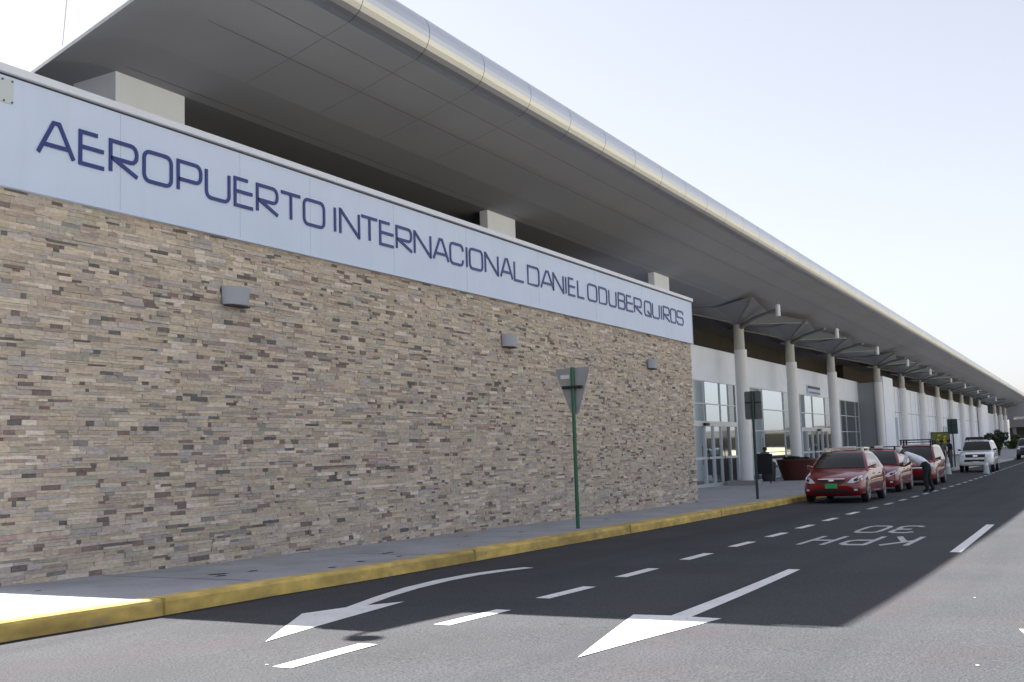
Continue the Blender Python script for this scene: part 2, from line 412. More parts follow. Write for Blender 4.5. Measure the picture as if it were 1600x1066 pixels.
# feet are farther from the camera (+x), heads nearer (-x)
thick_text(T3, 'digit_three', 21.7, 19.9, 2.85, 3.2); thick_text(T0, 'digit_zero', 21.7, 19.9, 3.4, 3.78)
thick_text(TK, 'letter_k', 18.8, 17.0, 2.5, 2.85); thick_text(TP, 'letter_p', 18.8, 17.0, 3.1, 3.45); thick_text(TH, 'letter_h', 18.8, 17.0, 3.7, 4.05)

# ------------------------------------------------------------------ the terminal
T = thing('terminal_building', 'long airport terminal with stone clad block, white lettered band and wide curved metal roof', 'terminal')
BX0, BX1 = 7.4, 30.35
# stone cladding: every stone is modelled
st = MB(); tones = []
PAL = [((.45, .385, .305), 24), ((.50, .445, .36), 15), ((.41, .355, .29), 16), ((.43, .375, .33), 11), ((.38, .35, .33), 13), ((.36, .345, .29), 5), ((.55, .49, .43), 7), ((.34, .27, .24), 6), ((.20, .155, .14), 6.5), ((.13, .125, .12), 5), ((.24, .235, .22), 4)]
tot = sum(p[1] for p in PAL)
def pick():
    r = random.uniform(0, tot)
    for c, k in PAL:
        r -= k
        if r <= 0: break
    f_ = random.uniform(.84, 1.12)*1.18; return (c[0]*f_*1.02, c[1]*f_*1.0, c[2]*f_*.995)
z = -.32; row = 0
while z < 4.28:
    h = random.choice([.028, .036, .042, .05, .06]); h = min(h, 4.3-z)
    if h < .02: break
    xx = BX0-random.uniform(0, .3)
    while xx < BX1:
        cc = pick(); L_ = random.choice([.09, .13, .18, .24, .31, .42])*(.6 if sum(cc) < .85 else 1); x0 = max(xx, BX0); x1 = min(xx+L_, BX1); xx += L_
        if x1-x0 < .03: continue
        subs = [(z, z+h)] if (h < .05 or random.random() > .2) else [(z, z+h*.48), (z+h*.5, z+h)]
        for (za, zb) in subs:
            c = cc if za == z else pick(); p = random.uniform(.0, .013)+(.012 if random.random() < .12 else 0); gz = .0007
            j = lambda: random.uniform(-.0035, .0035)
            n = len(st.v); y = 10.02-p
            st.v += [(x0+gz, y+j(), za+gz+j()*.5), (x1-gz, y+j(), za+gz+j()*.5), (x1-gz, y+j(), zb-gz+j()*.5), (x0+gz, y+j(), zb-gz+j()*.5),
                     (x0+gz, 10.06, za+gz), (x1-gz, 10.06, za+gz), (x1-gz, 10.06, zb-gz), (x0+gz, 10.06, zb-gz)]
            for q in ((0, 1, 2, 3), (1, 5, 6, 2), (5, 4, 7, 6), (4, 0, 3, 7), (3, 2, 6, 7), (0, 4, 5, 1)): st.f.append(tuple(n+i for i in q)); st.m.append(0)
            tones += [(*c, 1)]*8
    z += h
sto = st.build('stone_wall', 'stone', T)
ca = sto.data.color_attributes.new('tone', 'FLOAT_COLOR', 'POINT')
ca.data.foreach_set('color', [v for t in tones for v in t])
MB().box(BX0+.02, 10.045, -.4, BX1-.02, 10.3, 4.315).build('wall_backing', 'mortar', T)
MB().box(BX0+.03, 10.301, -.4, BX1-.03, 14.38, 5.3).build('block_body', 'facade_white', T)
# white sign band: panels with fine joints
sp = MB(); joints = [BX0-.02, 9.2, 11.28, 12.8, 15.0, 17.4, 20.4, 23.4, 26.4, BX1+.03]
sp = MB().box(BX0-.02, 9.95, 4.32, BX1+.03, 10.29, 5.5)
sign = sp.build('sign_panel', 'sign_white', T)
MB().box(BX0-.03, 9.935, 4.30, BX1+.05, 10.02, 4.318).box(BX1+.031, 9.94, 4.32, BX1+.05, 10.0, 5.5).build('sign_trim', 'sign_white', sign)
for x in joints[1:-1]: MB().box(x-.003, 9.949, 4.33, x+.003, 9.955, 5.49).build('panel_joint', 'joint_blue', sign)
MB().box(BX0-.02, 9.965, 5.502, BX1+.03, 10.28, 5.525).build('shadow_joint', 'shadow_gap', sign)
cp = MB(); xs = [BX0-.06, 13.4, 19.4, 25.4, BX1+.09]
for a, c in zip(xs, xs[1:]): cp.box(a+.003, 9.9, 5.527, c-.003, 10.4, 5.615)
cp.build('coping', 'coping_metal', T, bevel=.008)
pl = MB().box(7.45, 9.941, 5.2, 7.72, 9.9497, 5.47)
pp = pl.build('patch_plate', 'patch_grey', sign)
for (x, z) in ((7.58, 5.45), (7.7, 5.45), (7.6, 5.22), (7.7, 5.22), (7.47, 5.45)): MB().box(x-.009, 9.93, z-.009, x+.009, 9.942, z+.009).build('bolt', 'bolt', pp)
# lettering as swept strokes
r_ = .26
def arc(cx, cy, r, a0, a1, n=4): return [(cx+r*math.cos(rad(a0+(a1-a0)*k/n)), cy+r*math.sin(rad(a0+(a1-a0)*k/n))) for k in range(n+1)]
def glyph(ch, w):
    """strokes in a box w x 1 (height units)"""
    r = min(.24, w*.42)
    if ch == 'A': return [[(0, 0), (w*.42, 1), (w*.58, 1), (w, 0)], [(w*.14, .29), (w*.86, .29)]]
    if ch == 'E': return [[(w*.72, 1), (0, 1), (0, 0), (w, 0)], [(0, .53), (w*.98, .53)]]
    if ch == 'R': return [[(0, 0), (0, 1)]+arc(w-r, 1-r, r, 90, 0)+arc(w-r, .44+r, r, 0, -90)+[(0, .44)], [(w*.12, .42), (w*1.02, 0)]]
    if ch == 'P': return [[(0, 0), (0, 1)]+arc(w-r, 1-r, r, 90, 0)+arc(w-r, .38+r, r, 0, -90)+[(0, .38)]]
    if ch == 'O' or ch == 'Q':
        s_ = [rrect(0, 0, w, 1, r, 4)]
        if ch == 'Q': s_.append([(w*.45, .34), (w*1.02, -.04)])
        return s_
    if ch == 'U': return [[(0, 1), (0, r)]+arc(r, r, r, 180, 270)+arc(w-r, r, r, 270, 360)+[(w, 1)]]
    if ch == 'T': return [[(0, 1), (w, 1)], [(w/2, 1), (w/2, 0)]]
    if ch == 'I': return [[(w/2, 0), (w/2, 1)]]
    if ch == 'N': return [[(0, 0), (0, 1), (.02, 1), (w-.02, 0), (w, 0), (w, 1)]]
    if ch == 'C': return [[(w, .72)]+arc(w-r, 1-r, r, 0, 90)+arc(r, 1-r, r, 90, 180)+arc(r, r, r, 180, 270)+arc(w-r, r, r, 270, 360)+[(w, .28)]]
    if ch == 'L': return [[(0, 1), (0, 0), (w, 0)]]
    if ch == 'D': return [[(0, 0), (0, 1)]+arc(w-r, 1-r, r, 90, 0)+arc(w-r, r, r, 0, -90)+[(0, 0)]]
    if ch == 'B': return [[(0, 0), (0, 1)]+arc(w-r*.9-.03, 1-r*.9, r*.9, 90, 0)+arc(w-r*.9-.03, .53+r*.9, r*.9, 0, -90)+[(0, .53)], [(0, .53)]+arc(w-r*.9, .53-r*.9, r*.9, 90, 0)+arc(w-r*.9, r*.9, r*.9, 0, -90)+[(0, 0)]]
    if ch == 'S':
        q = .2; q = min(q, w*.4)
        return [[(w, .78)]+arc(w-q, 1-q, q, 0, 90)+arc(q, 1-q, q, 90, 180)+arc(q, .52+q, q, 180, 270)+arc(w-q, .52-q, q, 90, 0)+arc(w-q, q, q, 0, -90)+arc(q, q, q, 270, 180)+[(0, .22)]]
# left and right edge of every letter along the wall, in metres
WORDS = [('AEROPUERTO', [(8.016, 8.539), (8.584, 8.97), (9.022, 9.469), (9.54, 10.035), (10.106, 10.553), (10.607, 11.081), (11.151, 11.549), (11.599, 12.066), (12.108, 12.581), (12.621, 13.143)]), ('INTERNACIONAL', [(13.352, 13.43), (13.503, 14.038), (14.064, 14.535), (14.577, 15.003), (15.054, 15.547), (15.603, 16.163), (16.211, 16.766), (16.786, 17.28), (17.355, 17.442), (17.485, 18.012), (18.082, 18.633), (18.698, 19.237), (19.278, 19.711)]), ('DANIEL', [(19.872, 20.428), (20.474, 21.139), (21.079, 21.63), (21.693, 21.793), (21.864, 22.239), (22.35, 22.736)]), ('ODUBER', [(22.912, 23.475), (23.566, 24.068), (24.162, 24.653), (24.751, 25.227), (25.295, 25.754), (25.811, 26.357)]), ('QUIROS', [(26.541, 27.052), (27.128, 27.682), (27.762, 27.891), (27.962, 28.472), (28.535, 29.009), (29.068, 29.613)])]
ZB, ZT, SW = 4.745, 5.16, .047
for wd_, ext in WORDS:
    b = MB()
    for ch, (a, c) in zip(wd_, ext):
        x0, x1 = a+SW/2, c-SW/2; H = ZT-ZB-SW; wdt = (x1-x0)/H; lv = 0
        for stk in glyph(ch, max(wdt, .02)):
            L_, R_ = ribbon([(x0+p[0]*H, ZB+SW/2+p[1]*H) for p in stk], SW); y0, y1 = 9.9475-.0, 9.934-lv
            closed = (Vector(stk[0])-Vector(stk[-1])).length < 1e-4
            if closed: m_ = (L_[0]+L_[-1])/2; L_[0] = L_[-1] = m_; m_ = (R_[0]+R_[-1])/2; R_[0] = R_[-1] = m_
            for i in range(len(L_)-1):
                P = [L_[i], L_[i+1], R_[i+1], R_[i]]
                b.hexa([(p.x, y0, p.y) for p in P]+[(p.x, y1, p.y) for p in P])
            lv += .0015
    b.build('lettering', 'sign_blue', sign)

# piers above the band
BAY = [12.08+11.4*k for k in range(3)]
for i, xc in enumerate(BAY):
    x0, x1 = (11.37, 12.78) if i == 0 else (xc-.72, xc+.72)
    MB().box(x0, 12.4, 5.0, x1, 13.3 if i == 0 else 12.62, 7.3).build('pier', 'pier_white', T, bevel=.01)
# roof
RX0, RX1 = 8.85, 420
cy, cz, rr = 9.62, 8.30, .42
nose = [(cy+rr*math.cos(rad(a)), cz+rr*math.sin(rad(a))) for a in range(253, 70, -12)]
soff = [nose[0], (9.9, 7.785), (10.5, 7.6), (11.5, 7.33), (12.4, 7.155), (14, 7.1), (20, 7.1)]
cell = 1.872; x = 13.2-3*cell-.0; pans = []
while x < RX1: pans.append(x); x += cell
fm = MB()
for x in pans:
    a, c = max(x+.007, RX0), x+cell-.007
    if c <= RX0: continue
    for (p, q) in zip(nose, nose[1:]): fm.quad((a, *p), (c, *p), (c, *q), (a, *q))
fo = fm.build('roof_fascia', 'fascia_metal', T, smooth=40)
ins = [(cy+(rr-.012)*math.cos(rad(a)), cz+(rr-.012)*math.sin(rad(a))) for a in range(253, 70, -12)]
fb = MB()
for (p, q) in zip(ins, ins[1:]): fb.quad((RX0, *p), (RX1, *p), (RX1, *q), (RX0, *q))
fb.build('fascia_backing', 'shadow_gap', T)
sf = MB(); SX0 = 11.3
for (p, q) in zip(soff, soff[1:]): sf.quad((SX0, *p), (RX1, *p), (RX1, *q), (SX0, *q))
# towards the left end the underside bends down to the lower edge of the end panel
def szf(y): return lerp(y, soff)
def zend(y): return lerp(y, [(9.16, 6.60), (10.9, 6.03), (11.4, 5.9), (20, 5.9)])
NY = [9.3, 9.5, 9.9, 10.5, 11, 11.5, 12, 12.4, 13, 14, 17, 20]
def ramp(u, y): u = max(0, min(1, u)); k = math.sin(u*math.pi/2)**.8 if u > 0 else 0; return (8.72+(SX0-8.72)*u, y, zend(y)+(szf(y)-zend(y))*k)
for y0, y1 in zip(NY, NY[1:]):
    for k in range(14):
        a, c = k/14, (k+1)/14; sf.quad(ramp(a, y0), ramp(c, y0), ramp(c, y1), ramp(a, y1))
for k in range(14):
    a, c = ramp(k/14, 9.3), ramp((k+1)/14, 9.3); sf.quad(a, c, (c[0], 9.3, 8.0), (a[0], 9.3, 8.0))
MB().box(9.0, 10.45, 5.302, BX1-.1, 14.3, 5.312).build('bounce_cut_sheet', 'gap_shade_black', T)  # unseen black sheet over the block, added to cut bounce under the soffit
sfo = sf.build('soffit', 'soffit_metal', T, smooth=40)
rt_ = MB(); tp = [nose[-1], (12, 9.1), (20, 9.8), (30, 9.9)]
for (p, q) in zip(tp, tp[1:]): rt_.quad((RX0, *p), (RX1, *p), (RX1, *q), (RX0, *q))
rt_.box(RX0, 19.6, 7.1, RX1, 30, 9.75)
rt_.build('roof_deck', 'roof_metal', T)
# soffit panel joints
sj = MB()
def sz(y):
    return lerp(y, [(p[0], p[1]) for p in soff])
for x in pans[1:60:1]:
    if x < SX0+.1: continue
    for (p, q) in zip(soff[:4], soff[1:4]): sj.quad((x-.006, p[0], p[1]-.003), (x+.006, p[0], p[1]-.003), (x+.006, q[0], q[1]-.003), (x-.006, q[0], q[1]-.003)) if (x < 20) else None
for y in (9.95, 10.62, 12.2):
    zz = sz(y)-.004; dzz = -.012*.28
    sj.quad((SX0+.1, y, zz), (150, y, zz), (150, y+.012, zz+dzz), (SX0+.1, y+.012, zz+dzz))
sj.build('soffit_joint', 'soffit_joint', sfo)
# end plate of the roof: tall clad gable, leaning in
def epx(z): return 8.66+.10*(z-6)/2.6
poly = [(9.16, 6.60), (9.24, 8.1), (9.36, 8.5), (9.6, 8.66), (10, 8.74), (12, 9.25), (20, 9.9), (20, 5.3), (13, 5.33), (10.9, 6.02)]
ep = MB(); n = len(poly)
ep.v = [(epx(z), y, z) for y, z in poly]+[(epx(z)+.05, y, z) for y, z in poly]
ep.f = [tuple(reversed(range(n))), tuple(range(n, 2*n))]+[(i, (i+1) % n, n+(i+1) % n, n+i) for i in range(n)]; ep.m = [0]*len(ep.f)
epo = ep.build('roof_end_panel', 'end_metal', T)
MB().hexa([(epx(z)+dx, y, z) for dx in (-.003, .01) for (y, z) in ((10.32, 6.24), (10.332, 6.24), (10.15, 8.9), (10.138, 8.9))]).build('end_panel_joint', 'sign_back', epo)
# inner drop panel behind the end plate
# core walls behind
MB().box(8.9, 15.3, -.4, 43, 19, 7.09).build('core_wall', 'gap_shade_black', T)  # core blackened here to deepen the shade above the block
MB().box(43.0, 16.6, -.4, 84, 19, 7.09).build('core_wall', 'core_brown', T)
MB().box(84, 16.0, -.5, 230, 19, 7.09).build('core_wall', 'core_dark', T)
MB().box(10, 19, -.4, 229, 29, 7.09).build('rear_hall', 'facade_white', T)

# ---- facade of the first part (behind the stone block), Y = 14.4
FY = 14.4; FZ = 5.55; HD = 4.17
def g0(x): return side(x)
fw_ = MB().box(30.4, FY, HD, 81.2, FY+.3, FZ)
fw_.box(30.4, FY-.02, FZ, 80.2, FY+.4, FZ+.05)
for (a, c) in ((30.4, 40.0), (49.7, 52.0), (60.35, 62.4), (70.9, 73.6)): fw_.box(a, FY, -.6, c, FY+.3, HD)
fac = fw_.build('facade_wall', 'facade_white', T)
MB().box(40, FY-.03, HD-.05, 80.4, FY-.0, HD).build('head_trim', 'frame_alu', fac)
def window(x0, x1, zb, mull, trans, Y=FY, glass='glass_facade', dark_from=None):
    f_ = MB(); g_ = MB(); t = .022
    f_.box(x0, Y-.05, zb, x0+.08, Y+.06, HD-.05).box(x1-.08, Y-.05, zb, x1, Y+.06, HD-.05).box(x0, Y-.045, zb, x1, Y+.06, zb+.1)
    for m_ in mull: f_.box(m_-t, Y-.045, zb+.1, m_+t, Y+.05, HD-.05)
    for z_ in trans: f_.box(x0+.08, Y-.04, z_-t, x1-.08, Y+.05, z_+t)
    fr = f_.build('window', 'frame_alu', T)
    e = sorted([x0]+list(mull)+[x1]); zz = [zb]+list(trans)+[HD]
    for i in range(len(e)-1):
        for j in range(len(zz)-1):
            # each pane a hair out of true so that reflections break at the mullions
            a = random.uniform(-.006, .006); b_ = random.uniform(-.006, .006)
            mi = 1 if (dark_from and e[i] >= dark_from-.01) else 0  # right strip darkened in the glass colour, standing for the mirrored pilaster
            g_.quad((e[i]+.02, Y+.0-a, zz[j]+.02-b_*0), (e[i+1]-.02, Y+a, zz[j]+.02), (e[i+1]-.02, Y+a+b_, zz[j+1]-.02), (e[i]+.02, Y-a+b_, zz[j+1]-.02), mi)
    g_.build('pane', [glass, 'glass_dark'], fr)
    return fr
def door(x0, x1, ztop, mull, Y=FY, dark=()):
    zb = min(side(x0), side(x1))+.005
    f_ = MB(); f_.box(x0, Y-.07, zb, x0+.1, Y+.06, ztop).box(x1-.1, Y-.07, zb, x1, Y+.06, ztop).box(x0+.1, Y-.065, ztop-.12, x1-.1, Y+.06, ztop)
    for m_ in mull: f_.box(m_-.05, Y-.06, zb, m_+.05, Y+.05, ztop-.12)
    f_.box(x0+.1, Y-.055, zb, x1-.1, Y+.05, zb+.16).box(x0+.1, Y-.055, .82, x1-.1, Y+.05, .92)
    d = f_.build('door', 'frame_alu', T)
    g_ = MB(); e = [x0]+list(mull)+[x1]
    for i in range(len(e)-1):
        a = random.uniform(-.01, .01)
        g_.quad((e[i]+.04, Y-a, zb+.1), (e[i+1]-.04, Y+a, zb+.1), (e[i+1]-.04, Y+a, ztop-.06), (e[i]+.04, Y-a, ztop-.06), 1 if i in dark else 0)
    g_.build('pane', ['glass_facade', 'glass_dark'], d)
    for m_ in mull[1::2]: MB().tube([(m_+.12, Y-.12, .6), (m_+.12, Y-.12, 1.4)], .02, 6).build('handle', 'black_trim', d)
    MB().box((x0+x1)/2-.25, Y-.2, ztop-.1, (x0+x1)/2+.25, Y-.075, ztop+.02).build('sensor', 'black_trim', d)
    return d
window(40.0, 49.7, 2.33, [44.9, 47.3, 48.6], [3.17], dark_from=48.6)
door(40.0, 49.7, 2.33, [42.3, 44.9, 46.1, 47.2, 48.5], dark=(4,))
window(52.0, 60.35, side(56)+.01, [54.4, 58.7], [.98, 2.05, 3.12], dark_from=58.7)
window(62.4, 70.9, 2.18, [65.6, 69.0], [3.1], dark_from=69)
door(62.4, 70.9, 2.18, [63.9, 65.2, 66.6, 67.9, 69.2], dark=(2, 4))
window(73.6, 80.3, side(76)+.01, [75.6, 78.9], [1.0, 2.07, 3.12], glass='glass_dark')
MB().box(80.45, 13.1, -.5, 81.2, FY-.001, 5.5).build('side_wall', 'side_grey', T)
# ---- second part, Y = 13.35, set between the columns
F2 = 13.35
f2 = MB().box(81.25, F2, -.5, 166, F2+.3, 5.5)
f2.box(81.2, F2-.05, 5.5, 166, F2+.35, 5.56)
f2.build('facade_wall', 'facade_white', T)
MB().box(81.0, 12.72, -.5, 85.2, 13.34, 5.95).build('corner_pilaster', 'facade_white', T, bevel=.02)
MB().box(160.6, 12.72, -.5, 170, 13.34, 5.95).build('corner_pilaster', 'facade_white', T, bevel=.02)
MB().box(166.2, 14.5, -.5, 230, 14.9, 5.4).build('facade_wall', 'facade_white', T)
# reveals and small windows of the second part
for (x0, x1, z0, z1) in ((88, 90.6, -.4, 3.2), (93.3, 95, 3.0, 3.06), (104.6, 108.5, -.2, 2.15), (109.4, 112.8, -.2, 2.15), (117, 124, -.2, 2.7)):
    m = MB().box(x0, F2-.02, z0, x1, F2-.005, z1); o = m.build('window', 'frame_alu', T)
    MB().box(x0+.1, F2-.025, z0+.05, x1-.1, F2-.021, z1-.03 if z1-z0 > .2 else z0+.055).build('pane', 'glass_facade', o)
rj = MB()
for k in range(8):
    for d_ in (3.0, 6.6, 9.4):
        x = 80.5+11.4*k+d_
        if x < 160: rj.box(x-.03, F2-.012, -.4, x+.03, F2-.003, 5.45)
rj.box(86, F2-.012, 3.55, 160, F2-.002, 3.60)
rj.build('wall_joint', 'lamp_grey', T)

# ---- columns
COLS = [(47.5, 13.4, 5.55), (56.8, 13.4, 5.55), (66.9, 13.4, 5.55)]+[(80.5+11.4*k, 13.0, 5.5) for k in range(8)]+[(187, 13.0, 5.2), (199.5, 13.0, 5.2), (210.5, 13.0, 5.2)]
def column(x, y, zc):
    zb = side(x)
    m = MB(); m.lathe([(.275, .18), (.275, zc-zb)], (0, 0, 0), 28)
    o = m.build('column', 'column_white', T, smooth=40, loc=(x, y, zb))
    MB().lathe([(.235, zc-zb+.001), (.225, 6.86-zb)], (-.03, .03, 0), 24).build('column_neck', 'column_grey', o, smooth=40)
    MB().box(-.5, -.5, 0, .5, .75, .2).build('plinth', 'plinth', o, bevel=.01)
for c in COLS: column(*c)
# ---- shallow mushroom vaults under the roof, one over each column
def vault(x, y):
    m = MB(); hx, y0, y1 = 5.55, -2.15, 2.0; N_ = 10; ring = []
    def zf(d): return 6.66+.43*(d**.72)
    for i in range(N_+1):
        d = i/N_; R_ = []
        # star-shaped plan: corners reach out, mid-sides are scooped
        for (ax, ay, s_) in ((-hx, y0, 1), (0, y0, .62), (hx, y0, 1), (hx*.62, 0, 1), (hx, y1, 1), (0, y1, .7), (-hx, y1, 1), (-hx*.62, 0, 1)):
            R_.append((ax*s_*d+(.18 if ax > 0 else -.18 if ax < 0 else 0)*(1-d), ay*s_*d+(.18 if ay > 0 else -.18 if ay < 0 else 0)*(1-d), zf(d)))
        ring.append(R_)
    for i in range(N_):
        for k in range(8):
            a, b_, c, d = ring[i][k], ring[i][(k+1) % 8], ring[i+1][(k+1) % 8], ring[i+1][k]; m.quad(a, b_, c, d)
    o = m.build('canopy_vault', 'vault_metal', T, loc=(x, y, 0), smooth=20)
    e = MB()
    for (ax, ay) in ((-hx, y0), (hx, y0), (hx, y1), (-hx, y1)):
        P = [(ax*d/9, ay*d/9, zf(d/9)-.015) for d in range(0, 9)]
        for p, q in zip(P, P[1:]): e.beam(p, q, .09, .05)
    e.build('rib', 'vault_edge', o)
    MB().tube([(0, 0, 6.5), (-1.0, -.95, 6.78), (-2.36, -2.28, 6.9)], [.11, .09, .06], 10).build('bracket_arm', 'vault_edge', o, smooth=40)
for c in COLS: vault(c[0], c[1])

# floodlights at the bracket ends
def spot(x, y, z, lab):
    o = thing('canopy_lamp', lab, 'lamp', (x, y, z), group='white canopy lamps under the roof')
    MB().lathe([(.08, -.24), (.1, -.22), (.1, .22), (.06, .26)], n=14).build('lamp_body', 'lamp_white', o, smooth=40)
    MB().tube([(0, 0, .26), (0, 0, .5)], .025, 6).build('stem', 'vault_metal', o)
    return o
ORD = ['nearest', 'second nearest', 'third nearest', 'fourth', 'fifth', 'sixth', 'seventh', 'eighth', 'ninth', 'farthest']
for i, (x, y) in enumerate([(45.14, 11.07), (56.88, 11.03), (69.6, 11.15), (82.5, 11.2), (95.0, 11.2), (110.0, 11.2), (124, 11.3), (140, 11.4), (158, 11.6), (172, 11.7)]):
    spot(x, y, 6.86, 'white cylinder lamp under the roof, %s from the stone wall' % ORD[i])

# door sign on the facade
ds = thing('door_sign', 'small white sign with dark top bar over the second terminal entrance', 'sign', (66.1, FY-.03, 4.48))
MB().box(-1.75, -.02, -.28, 1.75, .025, .28).build('sign_board', 'sign_white', ds)
b = MB().box(-1.6, -.028, .08, 1.7, -.021, .22)
for k in range(9): b.box(-1.2+k*.32, -.028, -.2, -1.0+k*.32, -.021, -.1)
b.box(-1.62, -.028, -.22, -1.56, -.021, .079)
b.build('sign_marks', 'board_black', ds)

# far cross wing closing the view
fwg = thing('far_wing', 'grey cross wing closing the far end of the terminal road', 'building', (215, 0, 0))
MB().box(0, -60, 3.15, 14, 12.7, 4.55).build('fascia_beam', 'far_wall', fwg)
MB().box(1.5, 9.6, 5.05, 3, 17, 7.5).box(1.5, 12.1, 4.56, 3, 17, 5.04).build('bulkhead', 'soffit_metal', fwg)
MB().box(4, -60, -.5, 13, 13.0, 3.14).build('recess_wall', 'far_dark', fwg)
for y in (-8, 0, 6, 12): MB().box(.5, y-.3, -.5, 1.1, y+.3, 3.14).build('post', 'far_wall', fwg)

# ------------------------------------------------------------------ wall lamps, dome
def wall_lamp(x, lab):
    o = thing('wall_lamp', lab, 'wall lamp', (x, 9.99, 3.53), group='grey wall lamps on the stone wall')
    P = [(.25*math.cos(rad(a)), -.17*math.sin(rad(a))) for a in range(0, 181, 15)]
    m = MB(); n = len(P); zs = (-.13, .11); sc = (.93, 1)
    for z_, s_ in zip(zs, sc): m.v += [(p[0]*s_, p[1]*s_, z_) for p in P]
    m.f = [tuple(reversed(range(n))), tuple(range(n, 2*n))]+[(i, (i+1) % n, n+(i+1) % n, n+i) for i in range(n)]; m.m = [0]*len(m.f)
    m.build('housing', 'lamp_grey', o, smooth=35, bevel=.008)
    MB().box(-.2, -.1, -.15, .2, .0, -.131).build('lens', 'shadow_gap', o)
wall_lamp(11.2, 'grey half round wall lamp on the stone wall nearest the camera, under the letters ERTO')
wall_lamp(19.0, 'grey half round wall lamp halfway along the wall, upper left of the green sign post')
wall_lamp(26.95, 'grey half round wall lamp near the right end of the stone wall')
dm = thing('dome_lamp', 'small dark round lamp on the coping at the left end of the block', 'lamp', (7.05, 9.95, 5.615))
MB().tube([(.36, 0, -.04), (0, 0, .0), (0, 0, .14)], .025, 8).build('stem', 'bolt', dm)
MB().lathe([(.05, .13), (.135, .15), (.145, .17), (.09, .21), (.02, .22)], n=20).build('dome', 'lamp_grey', dm, smooth=40)

# ------------------------------------------------------------------ traffic signs seen from behind
p1 = thing('sign_post', 'bright green sign post with grey triangular give way sign seen from behind', 'road sign', (18.35, 8.33, side(18.35)))
b0 = -side(18.35)
MB().tube([(0, 0, 0), (0, 0, 2.86+b0)], .036, 14).build('post', 'post_green', p1, smooth=40)
pl_ = [(-.05, 2.0), (.05, 2.0), (.09, 2.06), (.36, 2.78), (.35, 2.84), (-.31, 2.86), (-.32, 2.80), (-.09, 2.06)]
m = MB(); n = len(pl_)
m.prism([(y, z_+b0) for y, z_ in pl_], .045, .053, 'x')
m.build('sign_plate', 'sign_back', p1)
MB().box(-.05, -.18, 2.47+b0, .044, .2, 2.52+b0).build('bracket', 'black_trim', p1)
MB().box(.038, .08, 2.66+b0, .0445, .26, 2.73+b0).build('sticker', 'decal_white', p1)
p2 = thing('sign_post', 'dark green sign post with rectangular grey sign seen from behind, beside the first taxi', 'road sign', (32.0, 8.75, side(32)))
b0 = -side(32)
def rect_sign(o, b0, hw, z0, z1, mp, mb):
    MB().tube([(0, 0, 0), (0, 0, z1+b0)], .042, 12).build('post', mp, o, smooth=40)
    MB().prism(rrect(-hw, z0+b0, hw, z1+b0, .05, 3)[:-1], .05, .058, 'x').build('sign_plate', mb, o)
    e = MB(); e.box(.03, -hw+.005, (z0+z1)/2+b0+.06, .049, hw-.005, (z0+z1)/2+b0+.10); e.box(.035, -.055, z0+b0+.02, .0495, .055, z1+b0-.02)
    e.build('bracket', 'black_trim', o)
rect_sign(p2, b0, .25, 2.1, 2.93, 'post_dark', 'sign_back_dark')
p3 = thing('sign_post', 'far sign post with dark rectangular sign standing left of the white off road car', 'road sign', (76.0, 7.85, side(76)))
rect_sign(p3, .42, .31, 1.68, 2.64, 'post_dark', 'sign_backs_far')

